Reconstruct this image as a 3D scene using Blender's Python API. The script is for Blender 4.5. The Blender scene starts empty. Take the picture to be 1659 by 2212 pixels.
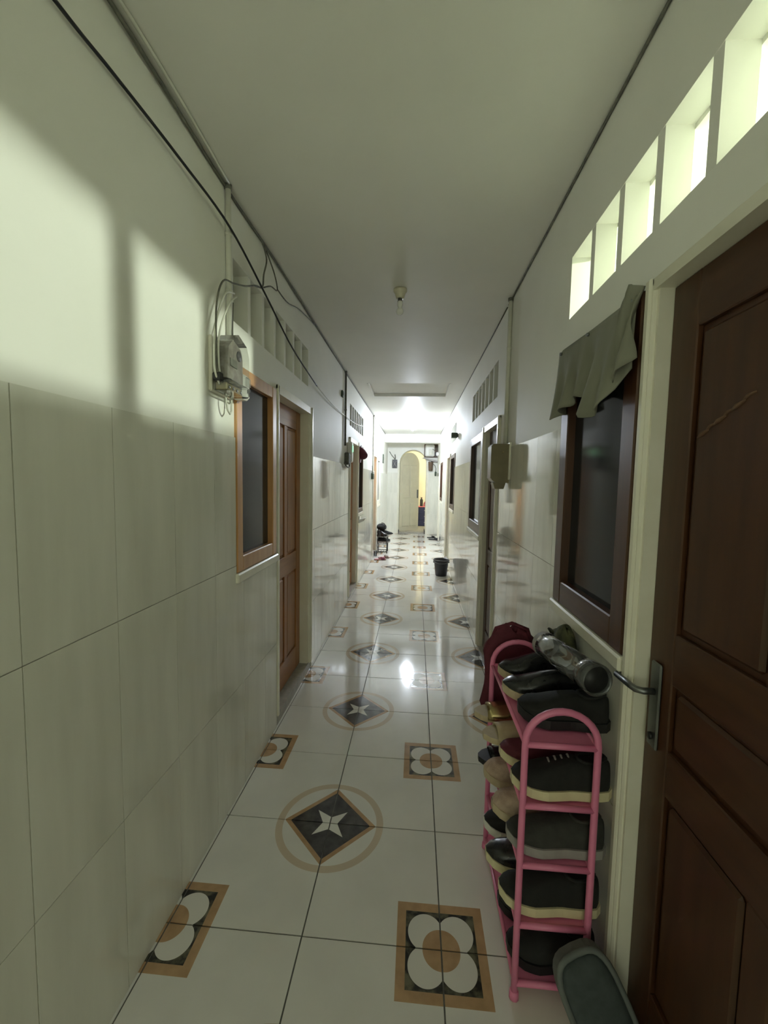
import bpy, math, random
from mathutils import Vector, Matrix
random.seed(11)
S = bpy.context.scene
COL = S.collection
PI = math.pi

# ------------------------------------------------------------------ camera
H = 1.45
CR = Vector((0.99695789, 0.07565725, 0.01873377))
CU = Vector((-0.02430355, 0.07338233, 0.99700771))
CF = Vector((-0.07405613, 0.99442999, -0.07499783))
cd = bpy.data.cameras.new('camera')
cam = bpy.data.objects.new('camera', cd)
COL.objects.link(cam)
cd.sensor_fit = 'VERTICAL'
cd.sensor_height = 36.0
cd.sensor_width = 27.0
cd.lens = 899.75 / 2212 * 36.0
cd.clip_start = 0.02
cam.matrix_world = Matrix(((CR.x, CU.x, -CF.x, 0), (CR.y, CU.y, -CF.y, 0), (CR.z, CU.z, -CF.z, H), (0, 0, 0, 1)))
S.camera = cam

# ------------------------------------------------------------------ world, exposure, lamp strengths
W = bpy.data.worlds.new('fill_sky')  # uniform sky added as fill for the dim foreground
S.world = W
W.use_nodes = True
W.node_tree.nodes['Background'].inputs[0].default_value = (0.96, 1.03, 0.80, 1)
W.node_tree.nodes['Background'].inputs[1].default_value = 1.0
S.view_settings.view_transform = 'Standard'
S.view_settings.look = 'None'
S.view_settings.gamma = 1.0
S.view_settings.use_curve_mapping = False
S.view_settings.exposure = 0.85
S.cycles.use_denoising = True
S.cycles.max_bounces = 11
S.cycles.diffuse_bounces = 9
S.cycles.glossy_bounces = 4
S.cycles.transparent_max_bounces = 8
S.cycles.use_adaptive_sampling = True
S.cycles.adaptive_threshold = 0.03
S.cycles.use_light_tree = False
S.cycles.caustics_reflective = False
S.cycles.caustics_refractive = False
S.cycles.sample_clamp_indirect = 6.0
P_ROOM = 2150.0     # bulb in the near right-hand room, radiance of its glass
P_HALL = 1850.0      # lit bulb far down the corridor
P_END = 800.0       # bulb in the room beyond the arch

# ------------------------------------------------------------------ dimensions (metres)
WL, WR, HC = -0.783, 0.582, 2.612
T, AX, AY = 0.4408, -0.3262, 1.1995
YN, YE = -2.4, 11.5
TH = 0.10

# ------------------------------------------------------------------ node helpers
class X:
    """a shader value with arithmetic"""
    def __init__(s, nt, so): s.nt, s.so = nt, so
    def _m(s, op, o=None, p=None):
        n = s.nt.nodes.new('ShaderNodeMath'); n.operation = op
        for i, v in enumerate((s, o, p)):
            if v is None: continue
            if isinstance(v, X): s.nt.links.new(v.so, n.inputs[i])
            else: n.inputs[i].default_value = v
        return X(s.nt, n.outputs[0])
    def __add__(s, o): return s._m('ADD', o)
    def __sub__(s, o): return s._m('SUBTRACT', o)
    def __mul__(s, o): return s._m('MULTIPLY', o)
    def lt(s, o): return s._m('LESS_THAN', o)
    def gt(s, o): return s._m('GREATER_THAN', o)
    def mx(s, o): return s._m('MAXIMUM', o)
    def mn(s, o): return s._m('MINIMUM', o)
    def sqrt(s): return s._m('SQRT')
    def rsub(s, c): return (s * -1.0) + c

def new_mat(name):
    m = bpy.data.materials.new(name)
    m.use_nodes = True
    nt = m.node_tree
    return m, nt, nt.nodes['Principled BSDF']

def mixc(nt, fac, a, b):
    n = nt.nodes.new('ShaderNodeMix'); n.data_type = 'RGBA'
    for so, v in ((n.inputs['Factor'], fac), (n.inputs['A'], a), (n.inputs['B'], b)):
        if isinstance(v, X): nt.links.new(v.so, so)
        elif hasattr(v, 'is_linked'): nt.links.new(v, so)
        elif isinstance(v, (int, float)): so.default_value = v
        else: so.default_value = (v[0], v[1], v[2], 1)
    return n.outputs['Result']

def noise(nt, scale=8.0, detail=3.0, stretch=(1, 1, 1), coord='Object', rough=0.55):
    tc = nt.nodes.new('ShaderNodeTexCoord')
    mp = nt.nodes.new('ShaderNodeMapping'); mp.inputs['Scale'].default_value = stretch
    nz = nt.nodes.new('ShaderNodeTexNoise')
    nz.inputs['Scale'].default_value = scale; nz.inputs['Detail'].default_value = detail
    nz.inputs['Roughness'].default_value = rough
    nt.links.new(tc.outputs[coord], mp.inputs['Vector'])
    nt.links.new(mp.outputs['Vector'], nz.inputs['Vector'])
    return X(nt, nz.outputs[0])

def ramp(nt, x, lo, hi):
    n = nt.nodes.new('ShaderNodeMapRange'); n.clamp = True
    n.inputs['From Min'].default_value = lo; n.inputs['From Max'].default_value = hi
    nt.links.new(x.so, n.inputs['Value'])
    return X(nt, n.outputs['Result'])

def bump(nt, bs, x, strength=0.2, dist=0.004):
    b = nt.nodes.new('ShaderNodeBump'); b.inputs['Strength'].default_value = strength; b.inputs['Distance'].default_value = dist
    nt.links.new(x.so, b.inputs['Height']); nt.links.new(b.outputs['Normal'], bs.inputs['Normal'])

def plain(name, c1, c2=None, rough=0.5, metal=0.0, scale=12.0, stretch=(1, 1, 1), bmp=0.0, lo=0.3, hi=0.7, coat=0.0, detail=3.0, spec=0.5):
    m, nt, bs = new_mat(name)
    c2 = c2 or tuple(x * 0.82 for x in c1)
    nz = noise(nt, scale, detail, stretch)
    nt.links.new(mixc(nt, ramp(nt, nz, lo, hi), c1, c2), bs.inputs['Base Color'])
    bs.inputs['Roughness'].default_value = rough
    bs.inputs['Metallic'].default_value = metal
    bs.inputs['Specular IOR Level'].default_value = spec
    if coat:
        bs.inputs['Coat Weight'].default_value = coat; bs.inputs['Coat Roughness'].default_value = 0.12
    if bmp: bump(nt, bs, noise(nt, scale * 3, 4.0, stretch), bmp)
    return m

def glow(name, col, strength):
    m, nt, bs = new_mat(name)
    bs.inputs['Base Color'].default_value = (0.9, 0.9, 0.9, 1)
    bs.inputs['Emission Color'].default_value = (*col, 1)
    bs.inputs['Emission Strength'].default_value = strength
    return m

def clear(name, tint=(0.9, 0.92, 0.9), amount=0.9, rough=0.06):
    """thin clear plastic: see-through with a mirror-like sheen and a trace of haze"""
    m, nt, bs = new_mat(name)
    bs.inputs['Base Color'].default_value = (*[x * .75 for x in tint], 1); bs.inputs['Roughness'].default_value = 0.2
    tr = nt.nodes.new('ShaderNodeBsdfTransparent'); tr.inputs[0].default_value = (*tint, 1)
    gl = nt.nodes.new('ShaderNodeBsdfGlossy'); gl.inputs['Roughness'].default_value = rough
    fr = nt.nodes.new('ShaderNodeFresnel'); fr.inputs[0].default_value = 1.45
    m1 = nt.nodes.new('ShaderNodeMixShader'); m1.inputs[0].default_value = 1 - amount
    nt.links.new(tr.outputs[0], m1.inputs[1]); nt.links.new(bs.outputs[0], m1.inputs[2])
    m2 = nt.nodes.new('ShaderNodeMixShader')
    nt.links.new((X(nt, fr.outputs[0]) * 1.3).mn(1.0).so, m2.inputs[0])
    nt.links.new(m1.outputs[0], m2.inputs[1]); nt.links.new(gl.outputs[0], m2.inputs[2])
    nt.links.new(m2.outputs[0], nt.nodes['Material Output'].inputs['Surface'])
    return m

M = {}
M['paint'] = plain('wall_paint', (0.86, 0.86, 0.81), (0.79, 0.79, 0.735), 0.62, scale=1.6, bmp=0.05, lo=0.35, hi=0.75, detail=6, spec=0.4)
M['ceiling'] = plain('ceiling_paint', (0.77, 0.765, 0.715), (0.71, 0.705, 0.655), 0.55, scale=1.4, lo=0.35, hi=0.7, detail=5)
M['trim'] = plain('white_gloss_paint', (0.82, 0.80, 0.70), (0.72, 0.70, 0.58), 0.3, scale=5, detail=5)
M['roompaint'] = plain('room_paint', (0.80, 0.81, 0.76), (0.76, 0.77, 0.72), 0.6, scale=2)
M['warmroom'] = plain('cream_paint', (0.88, 0.86, 0.73), (0.84, 0.82, 0.69), 0.6, scale=2)
M['wood'] = plain('varnished_teak', (0.43, 0.19, 0.058), (0.30, 0.115, 0.034), 0.42, scale=5, stretch=(6, 6, 0.7), bmp=0.05, coat=0.1, detail=6)
M['woodrail'] = plain('varnished_teak_crossgrain', (0.42, 0.185, 0.056), (0.30, 0.115, 0.034), 0.42, scale=5, stretch=(6, 0.7, 6), bmp=0.05, coat=0.1, detail=6)
M['dimwood'] = plain('shaded_red_wood', (0.085, 0.032, 0.011), (0.050, 0.018, 0.006), 0.42, scale=5, stretch=(6, 6, 0.7), coat=0.12, detail=6)  # red-brown wood, darkened to put the low light on the right into its colour
M['dimrail'] = plain('shaded_red_wood_crossgrain', (0.085, 0.032, 0.011), (0.050, 0.018, 0.006), 0.42, scale=5, stretch=(6, 0.7, 6), coat=0.12, detail=6)
M['framewood'] = plain('honey_wood', (0.60, 0.33, 0.13), (0.48, 0.24, 0.088), 0.35, scale=5, stretch=(5, 5, 0.8), coat=0.3, detail=6)
M['darkglass'] = plain('unlit_room_glass', (0.010, 0.011, 0.013), (0.016, 0.017, 0.019), 0.10, scale=3, spec=0.28)  # opaque near-black colour stands in for the unlit rooms behind
M['grout'] = plain('grout', (0.10, 0.10, 0.085), (0.17, 0.16, 0.14), 0.9, scale=40)
M['wgrout'] = plain('wall_grout', (0.40, 0.39, 0.33), (0.20, 0.19, 0.16), 0.9, scale=9)
M['threshold'] = plain('grey_terrazzo', (0.42, 0.40, 0.36), (0.30, 0.29, 0.26), 0.4, scale=30)
M['pink'] = plain('pink_plastic', (0.78, 0.24, 0.41), (0.72, 0.21, 0.37), 0.4, scale=20)
M['maroon'] = plain('maroon_cloth', (0.13, 0.018, 0.035), (0.08, 0.01, 0.02), 0.8, scale=30, bmp=0.2)
M['black'] = plain('black_rubber', (0.010, 0.010, 0.011), (0.016, 0.016, 0.017), 0.5, scale=25)
M['blackgloss'] = plain('black_leather', (0.012, 0.012, 0.014), (0.02, 0.02, 0.022), 0.25, scale=40, bmp=0.1)
M['blackcloth'] = plain('black_canvas', (0.010, 0.010, 0.010), (0.016, 0.016, 0.015), 0.85, scale=50, bmp=0.2)
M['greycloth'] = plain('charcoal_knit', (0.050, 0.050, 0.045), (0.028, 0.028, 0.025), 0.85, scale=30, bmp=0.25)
M['cream'] = plain('cream_rubber', (0.72, 0.66, 0.42), (0.62, 0.56, 0.36), 0.5, scale=25)
M['greysole'] = plain('grey_rubber', (0.36, 0.34, 0.33), (0.28, 0.27, 0.26), 0.6, scale=25)
M['white'] = plain('white_plastic', (0.80, 0.80, 0.76), (0.72, 0.72, 0.68), 0.35, scale=10)
M['beigeleather'] = plain('beige_strap', (0.55, 0.46, 0.32), (0.42, 0.33, 0.2), 0.5, scale=20, bmp=0.1)
M['beigefur'] = plain('beige_plush', (0.52, 0.40, 0.32), (0.38, 0.28, 0.22), 0.95, scale=40, bmp=0.6)
M['gold'] = plain('gold_buckle', (0.55, 0.45, 0.22), (0.4, 0.32, 0.15), 0.25, metal=0.9)
M['olive'] = plain('olive_camouflage', (0.085, 0.088, 0.042), (0.022, 0.024, 0.014), 0.9, scale=22, lo=0.42, hi=0.58, bmp=0.3)
M['greycanvas'] = plain('slate_grey_canvas', (0.065, 0.080, 0.082), (0.048, 0.060, 0.062), 0.9, scale=40, bmp=0.3)
M['palegrey'] = plain('pale_grey_binding', (0.15, 0.165, 0.16), (0.12, 0.135, 0.13), 0.8, scale=30)
M['flap'] = plain('grey_green_cloth', (0.25, 0.25, 0.20), (0.20, 0.20, 0.155), 0.9, scale=9, stretch=(1, 1, 0.3), bmp=0.1)
M['steel'] = plain('worn_steel', (0.22, 0.23, 0.23), (0.15, 0.16, 0.16), 0.35, metal=0.9)
M['wire_black'] = plain('black_cable', (0.012, 0.012, 0.012), None, 0.5)
M['wire_white'] = plain('white_cable', (0.74, 0.74, 0.66), (0.62, 0.62, 0.54), 0.5)
M['wire_grey'] = plain('dusty_grey_cable', (0.20, 0.20, 0.16), (0.10, 0.10, 0.085), 0.8, scale=30)
M['dirt'] = plain('dark_dirty_seam', (0.10, 0.10, 0.085), (0.30, 0.30, 0.26), 0.9, scale=6, stretch=(1, 1, 1), detail=6)
M['meter'] = plain('smoked_meter_body', (0.20, 0.17, 0.145), (0.36, 0.33, 0.29), 0.35, scale=26, lo=0.4, hi=0.6)
M['beigebox'] = plain('beige_meter_box', (0.20, 0.168, 0.088), (0.16, 0.132, 0.068), 0.4, scale=15)  # colour lowered to carry the shade on the side facing the camera
M['brass'] = plain('old_brass', (0.42, 0.36, 0.2), (0.3, 0.25, 0.14), 0.4, metal=0.6)
M['clear'] = clear('clear_plastic', (0.93, 0.94, 0.91), amount=0.93)
M['bottle'] = clear('clear_bottle', (0.80, 0.83, 0.84), amount=0.86, rough=0.08)
M['creamdoor'] = plain('cream_door_paint', (0.60, 0.57, 0.43), (0.55, 0.52, 0.39), 0.4, scale=6)
M['blue'] = plain('navy_plastic', (0.030, 0.038, 0.12), (0.02, 0.026, 0.09), 0.4)
M['hotpink'] = plain('coral_pink', (0.7, 0.22, 0.26), (0.55, 0.15, 0.2), 0.7)
M['bucket'] = plain('charcoal_bucket_plastic', (0.035, 0.035, 0.040), (0.025, 0.025, 0.03), 0.35)
M['brown'] = plain('brown_plastic', (0.13, 0.085, 0.055), (0.09, 0.055, 0.035), 0.5)
M['greenled'] = glow('green_indicator', (0.15, 1.0, 0.3), 1.2)
M['greenbox'] = plain('dark_green_plastic', (0.06, 0.085, 0.05), (0.04, 0.06, 0.035), 0.5)
M['chalk'] = plain('chalk', (0.17, 0.10, 0.062), (0.11, 0.055, 0.03), 0.9, scale=60)
M['porcelain'] = plain('porcelain_holder', (0.66, 0.63, 0.48), (0.55, 0.52, 0.4), 0.35, scale=20)
M['bulbglass'] = plain('opal_glass', (0.82, 0.82, 0.78), (0.76, 0.76, 0.72), 0.2)
M['lit_cool'] = glow('lit_bulb_cool', (0.80, 0.88, 1.0), P_HALL)
M['lit_room'] = glow('lit_bulb_green_white', (0.91, 1.0, 0.80), P_ROOM)
M['lit_warm'] = glow('lit_bulb_warm', (1.0, 0.95, 0.76), P_END)

def floor_mat():
    m, nt, bs = new_mat('printed_floor_tile')
    uv = nt.nodes.new('ShaderNodeUVMap'); uv.uv_map = 'UVMap'
    sp = nt.nodes.new('ShaderNodeSeparateXYZ')
    nt.links.new(uv.outputs[0], sp.inputs[0])
    a, b = X(nt, sp.outputs[0]), X(nt, sp.outputs[1])
    geo = nt.nodes.new('ShaderNodeNewGeometry')
    nz = nt.nodes.new('ShaderNodeTexNoise'); nz.inputs['Scale'].default_value = 5.0; nz.inputs['Detail'].default_value = 6.0
    nt.links.new(geo.outputs['Position'], nz.inputs['Vector'])
    n2 = nt.nodes.new('ShaderNodeTexNoise'); n2.inputs['Scale'].default_value = 22.0; n2.inputs['Detail'].default_value = 4.0
    nt.links.new(geo.outputs['Position'], n2.inputs['Vector'])
    nzx, n2x = X(nt, nz.outputs[0]), X(nt, n2.outputs[0])
    col = mixc(nt, ramp(nt, nzx, 0.35, 0.75), (0.77, 0.755, 0.71), (0.70, 0.685, 0.64))
    tan = mixc(nt, ramp(nt, n2x, 0.3, 0.7), (0.52, 0.34, 0.19), (0.40, 0.25, 0.135))
    pale = (0.56, 0.44, 0.30)
    dark = mixc(nt, ramp(nt, n2x, 0.35, 0.7), (0.050, 0.047, 0.049), (0.105, 0.098, 0.098))
    dmix = mixc(nt, ramp(nt, n2x, 0.45, 0.62), (0.032, 0.030, 0.028), (0.16, 0.15, 0.10))
    # ring, diamond, star
    r = (a * a + b * b).sqrt()
    ring = r.gt(0.445) * r.lt(0.51)
    col = mixc(nt, ring * 0.75, col, pale)
    dia = a + b
    col = mixc(nt, dia.lt(0.435), col, tan)
    col = mixc(nt, dia.lt(0.378), col, dark)
    star = (b - a * 0.52).lt(0.068) * (a - b * 0.52).lt(0.068)
    col = mixc(nt, star, col, (0.76, 0.75, 0.70))
    # square with four petals
    c, d = a.rsub(1.0), b.rsub(1.0)
    mxx = c.mx(d)
    col = mixc(nt, mxx.lt(0.315), col, tan)
    col = mixc(nt, mxx.lt(0.25), col, dmix)
    e, f = c - 0.105, d - 0.105
    pet = (e * e + f * f).sqrt().lt(0.128)
    col = mixc(nt, pet, col, (0.72, 0.70, 0.65))
    col = mixc(nt, (c * c + d * d).sqrt().lt(0.128), col, tan)
    nt.links.new(col, bs.inputs['Base Color'])
    rg = ramp(nt, nzx, 0.3, 0.8) * 0.05 + 0.055
    nt.links.new(rg.so, bs.inputs['Roughness'])
    bump(nt, bs, nzx, 0.04, 0.002)
    return m
M['floortile'] = floor_mat()

def walltile_mat(name, c1, c2, r0):
    m, nt, bs = new_mat(name)
    geo = nt.nodes.new('ShaderNodeNewGeometry')
    oi = nt.nodes.new('ShaderNodeObjectInfo')
    mp = nt.nodes.new('ShaderNodeMapping'); mp.inputs['Scale'].default_value = (6, 6, 0.9)
    nt.links.new(geo.outputs['Position'], mp.inputs['Vector'])
    va = nt.nodes.new('ShaderNodeVectorMath'); va.operation = 'MULTIPLY_ADD'
    va.inputs[1].default_value = (37.0, 37.0, 37.0)
    cx = nt.nodes.new('ShaderNodeCombineXYZ')
    for i in range(3): nt.links.new(oi.outputs['Random'], cx.inputs[i])
    nt.links.new(cx.outputs[0], va.inputs[0]); nt.links.new(mp.outputs[0], va.inputs[2])
    nz = nt.nodes.new('ShaderNodeTexNoise'); nz.inputs['Scale'].default_value = 1.6; nz.inputs['Detail'].default_value = 5.0
    nt.links.new(va.outputs[0], nz.inputs['Vector'])
    x = X(nt, nz.outputs[0])
    nt.links.new(mixc(nt, ramp(nt, x, 0.3, 0.72), c1, c2), bs.inputs['Base Color'])
    bs.inputs['Roughness'].default_value = r0
    return m
M['walltile'] = walltile_mat('streaky_wall_tile', (0.84, 0.84, 0.765), (0.69, 0.69, 0.62), 0.06)

# ------------------------------------------------------------------ mesh helpers
class MB:
    def __init__(s): s.v, s.f, s.sm = [], [], []
    def add(s, vs, fs, smooth=False):
        o = len(s.v); s.v += [tuple(v) for v in vs]
        s.f += [tuple(i + o for i in f) for f in fs]; s.sm += [smooth] * len(fs)
        return s
    def box(s, x0, x1, y0, y1, z0, z1):
        x0, x1 = min(x0, x1), max(x0, x1); y0, y1 = min(y0, y1), max(y0, y1); z0, z1 = min(z0, z1), max(z0, z1)
        vs = [(x, y, z) for z in (z0, z1) for y in (y0, y1) for x in (x0, x1)]
        return s.add(vs, [(0, 2, 3, 1), (4, 5, 7, 6), (0, 1, 5, 4), (2, 6, 7, 3), (0, 4, 6, 2), (1, 3, 7, 5)])
    def cbox(s, x0, x1, y0, y1, z0, z1, b):
        """box with chamfered edges"""
        cx, cy, cz = (x0 + x1) / 2, (y0 + y1) / 2, (z0 + z1) / 2
        hx, hy, hz = abs(x1 - x0) / 2, abs(y1 - y0) / 2, abs(z1 - z0) / 2
        b = min(b, hx * .9, hy * .9, hz * .9)
        vs, idx = [], {}
        for sx in (-1, 1):
            for sy in (-1, 1):
                for sz in (-1, 1):
                    for k in range(3):
                        p = [hx - b, hy - b, hz - b]; p[k] += b
                        idx[(sx, sy, sz, k)] = len(vs)
                        vs.append((cx + sx * p[0], cy + sy * p[1], cz + sz * p[2]))
        fs = []
        for k in range(3):
            i, j = (k + 1) % 3, (k + 2) % 3
            for sg in (-1, 1):
                q = []
                for si, sj in ((-1, -1), (1, -1), (1, 1), (-1, 1)):
                    t = [0, 0, 0]; t[k] = sg; t[i] = si; t[j] = sj
                    q.append(idx[(*t, k)])
                fs.append(tuple(q if sg > 0 else q[::-1]))
        for k in range(3):
            i, j = (k + 1) % 3, (k + 2) % 3
            for si in (-1, 1):
                for sj in (-1, 1):
                    t0 = [0, 0, 0]; t1 = [0, 0, 0]
                    t0[k], t1[k] = -1, 1
                    t0[i] = t1[i] = si; t0[j] = t1[j] = sj
                    q = [idx[(*t0, i)], idx[(*t1, i)], idx[(*t1, j)], idx[(*t0, j)]]
                    fs.append(tuple(q[::-1] if si * sj > 0 else q))
        for sx in (-1, 1):
            for sy in (-1, 1):
                for sz in (-1, 1):
                    q = [idx[(sx, sy, sz, k)] for k in range(3)]
                    fs.append(tuple(q if sx * sy * sz > 0 else q[::-1]))
        return s.add(vs, fs)
    def tube(s, pts, r, n=8, cap=True, closed=False):
        pts = [Vector(p) for p in pts]
        rs = r if isinstance(r, (list, tuple)) else [r] * len(pts)
        up = None; rings = []; m = len(pts)
        for i, p in enumerate(pts):
            a = pts[(i - 1) % m] if (i > 0 or closed) else p
            c = pts[(i + 1) % m] if (i < m - 1 or closed) else p
            d = (c - a).normalized()
            if up is None:
                up = Vector((0, 0, 1)) if abs(d.z) < 0.9 else Vector((1, 0, 0))
            up = (up - d * up.dot(d)).normalized()
            sd = d.cross(up)
            rings.append([p + (up * math.cos(2 * PI * k / n) + sd * math.sin(2 * PI * k / n)) * rs[i] for k in range(n)])
        vs = [v for g in rings for v in g]; fs = []
        for i in range(m if closed else m - 1):
            j = (i + 1) % m
            for k in range(n):
                k2 = (k + 1) % n
                fs.append((i * n + k, i * n + k2, j * n + k2, j * n + k))
        if cap and not closed:
            fs.append(tuple(range(n))[::-1]); fs.append(tuple((m - 1) * n + k for k in range(n)))
        return s.add(vs, fs, True)
    def lathe(s, prof, c=(0, 0, 0), n=20, axis='z', cap=True):
        vs, fs = [], []
        for r, z in prof:
            for k in range(n):
                a = 2 * PI * k / n
                p = (r * math.cos(a), r * math.sin(a), z)
                if axis == 'y': p = (p[0], p[2], p[1])
                if axis == 'x': p = (p[2], p[0], p[1])
                vs.append((p[0] + c[0], p[1] + c[1], p[2] + c[2]))
        for i in range(len(prof) - 1):
            for k in range(n):
                k2 = (k + 1) % n
                fs.append((i * n + k, i * n + k2, (i + 1) * n + k2, (i + 1) * n + k))
        if cap:
            fs.append(tuple(range(n))[::-1]); fs.append(tuple((len(prof) - 1) * n + k for k in range(n)))
        return s.add(vs, fs, True)
    def prism(s, poly, axis, a0, a1):
        """polygon (list of 2-tuples) extruded along an axis"""
        n = len(poly); vs = []
        for a in (a0, a1):
            for p in poly:
                vs.append({'x': (a, p[0], p[1]), 'y': (p[0], a, p[1]), 'z': (p[0], p[1], a)}[axis])
        fs = [tuple(range(n))[::-1], tuple(range(n, 2 * n))]
        for k in range(n):
            k2 = (k + 1) % n
            fs.append((k, k2, n + k2, n + k))
        return s.add(vs, fs)
    def grid(s, rows, thick=None, smooth=True):
        nr, nc = len(rows), len(rows[0])
        vs = [v for r in rows for v in r]
        fs = [(i * nc + j, i * nc + j + 1, (i + 1) * nc + j + 1, (i + 1) * nc + j) for i in range(nr - 1) for j in range(nc - 1)]
        return s.add(vs, fs, smooth)
    def mesh(s, name):
        me = bpy.data.meshes.new(name)
        me.from_pydata(s.v, [], s.f)
        me.polygons.foreach_set('use_smooth', s.sm)
        me.update()
        return me

def put(name, me, mat=None, parent=None):
    o = bpy.data.objects.new(name, me); COL.objects.link(o)
    if mat is not None:
        me.materials.clear(); me.materials.append(M[mat] if isinstance(mat, str) else mat)
    if parent is not None: o.parent = parent
    return o

def recalc(me):
    import bmesh
    bm = bmesh.new(); bm.from_mesh(me); bmesh.ops.recalc_face_normals(bm, faces=bm.faces); bm.to_mesh(me); bm.free()

def ob(name, mb, mat, parent=None, world=False):
    """one mesh object; world=True: the vertices are in world space and are moved into the parent's"""
    if world and parent is not None:
        off = Vector((0, 0, 0)); q = parent
        while q is not None: off += q.location; q = q.parent
        mb.v = [(v[0] - off.x, v[1] - off.y, v[2] - off.z) for v in mb.v]
    me = mb.mesh(name); recalc(me)
    return put(name, me, mat, parent)

def tag(o, label, cat, group=None, kind=None):
    o['label'] = label; o['category'] = cat
    if group: o['group'] = group
    if kind: o['kind'] = kind
    return o

def empty(name, loc, label, cat, group=None, kind=None, rot=(0, 0, 0)):
    o = bpy.data.objects.new(name, None); COL.objects.link(o)
    o.location = loc; o.rotation_euler = rot; o.empty_display_size = 0.05
    return tag(o, label, cat, group, kind)

def copy_tree(o, parent=None):
    c = o.copy(); COL.objects.link(c); c.parent = parent
    for ch in list(o.children): copy_tree(ch, c)
    return c

def struct(name, mb, mat, label, cat):
    return tag(ob(name, mb, mat), label, cat, kind='structure')

def cells(a0, a1, b0, b1, holes):
    """rectangles that tile [a0,a1]x[b0,b1] minus the holes"""
    av = sorted({a0, a1, *[min(max(h[i], a0), a1) for h in holes for i in (0, 1)]})
    bv = sorted({b0, b1, *[min(max(h[i], b0), b1) for h in holes for i in (2, 3)]})
    out = []
    for i in range(len(av) - 1):
        for j in range(len(bv) - 1):
            ca, cb = (av[i] + av[i + 1]) / 2, (bv[j] + bv[j + 1]) / 2
            if av[i + 1] - av[i] < 1e-5 or bv[j + 1] - bv[j] < 1e-5: continue
            if any(h[0] < ca < h[1] and h[2] < cb < h[3] for h in holes): continue
            out.append((av[i], av[i + 1], bv[j], bv[j + 1]))
    return out

# ------------------------------------------------------------------ layout of doors, windows, transoms: (y0, y1, z0, z1)
LW = [(1.757, 2.272, 1.03, 1.94), (5.62, 6.10, 1.0, 1.93), (8.38, 9.12, 0.95, 1.93)]
LD = [(2.31, 3.035, 0.0, 1.95), (4.88, 5.56, 0.0, 1.93), (7.60, 8.30, 0.0, 1.93)]
LV = [(1.757, 2.985, 2.11, 2.365), (4.87, 6.12, 2.09, 2.34), (7.65, 9.10, 2.09, 2.34)]
RW = [(1.155, 1.725, 0.985, 1.95), (3.72, 4.52, 0.98, 1.90), (6.30, 7.02, 1.02, 1.88), (9.15, 9.85, 1.02, 1.88)]
RD = [(0.33, 1.114, 0.0, 1.945), (3.02, 3.64, 0.0, 1.90), (7.10, 7.80, 0.0, 1.90), (9.95, 10.40, 0.0, 1.90)]
RV = [(0.36, 1.726, 2.09, 2.322), (3.16, 4.52, 2.08, 2.345), (6.30, 7.70, 2.08, 2.34)]

# ------------------------------------------------------------------ floor
fb = MB(); fb.box(WL - TH, WR + TH, YN - .1, YE + .02, -0.10, -0.0035)
floor = struct('floor', fb, 'grout', 'glossy patterned ceramic floor running down the corridor', 'floor')
def tile_mesh(w, h, uv4):
    """tile with its printed corner coordinates; uv4 are those of the corners 00,10,11,01"""
    g = 0.0024; dz = 0.012
    vs = [(g, g, -dz), (w - g, g, -dz), (w - g, h - g, -dz), (g, h - g, -dz), (g, g, 0), (w - g, g, 0), (w - g, h - g, 0), (g, h - g, 0)]
    me = bpy.data.meshes.new('tile')
    me.from_pydata(vs, [], [(0, 3, 2, 1), (4, 5, 6, 7), (0, 1, 5, 4), (1, 2, 6, 5), (2, 3, 7, 6), (3, 0, 4, 7)])
    ul = me.uv_layers.new(name='UVMap')
    for l in me.loops: ul.data[l.index].uv = uv4[l.vertex_index % 4]
    me.materials.append(M['floortile'])
    return me
tm = {}
cols = [(-1, 1.0, 0.0), (0, 1.0, 0.0), (1, 1.0, 0.0), (-2, (AX - T - WL) / T, 1.0), (2, (WR - AX - 2 * T) / T, 0.0)]
for r in range(-9, 24):
    y0 = AY + r * T
    if y0 < YN - T: continue
    y1 = min(y0 + T, YE); fy = (y1 - y0) / T
    if fy < 0.02: continue
    for c, w, off in cols:
        # corner parity: even column joint and odd row = diamond, odd column joint and even row = square
        key = (c, r % 2, round(fy, 3))
        if key not in tm:
            def pc(i, j):
                # i, j in joint units
                dx = abs(((i + 1) % 2) - 1)           # 0 at even joints, 1 at odd ones
                dy = abs((((j + 1) + 1) % 2) - 1)
                return (dx, dy)
            i0 = c if off == 0.0 else c + 1 - w
            uv = [pc(i0, r), pc(i0 + w, r), pc(i0 + w, r + fy), pc(i0, r + fy)]
            tm[key] = tile_mesh(w * T, fy * T, uv)
        o = put('tile', tm[key], None, floor)
        x0 = AX + c * T if off == 0.0 else WL
        o.location = (x0, y0, random.uniform(-0.0004, 0.0004))
        o.rotation_euler = (random.uniform(-.0012, .0012), random.uniform(-.0012, .0012), 0)

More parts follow.
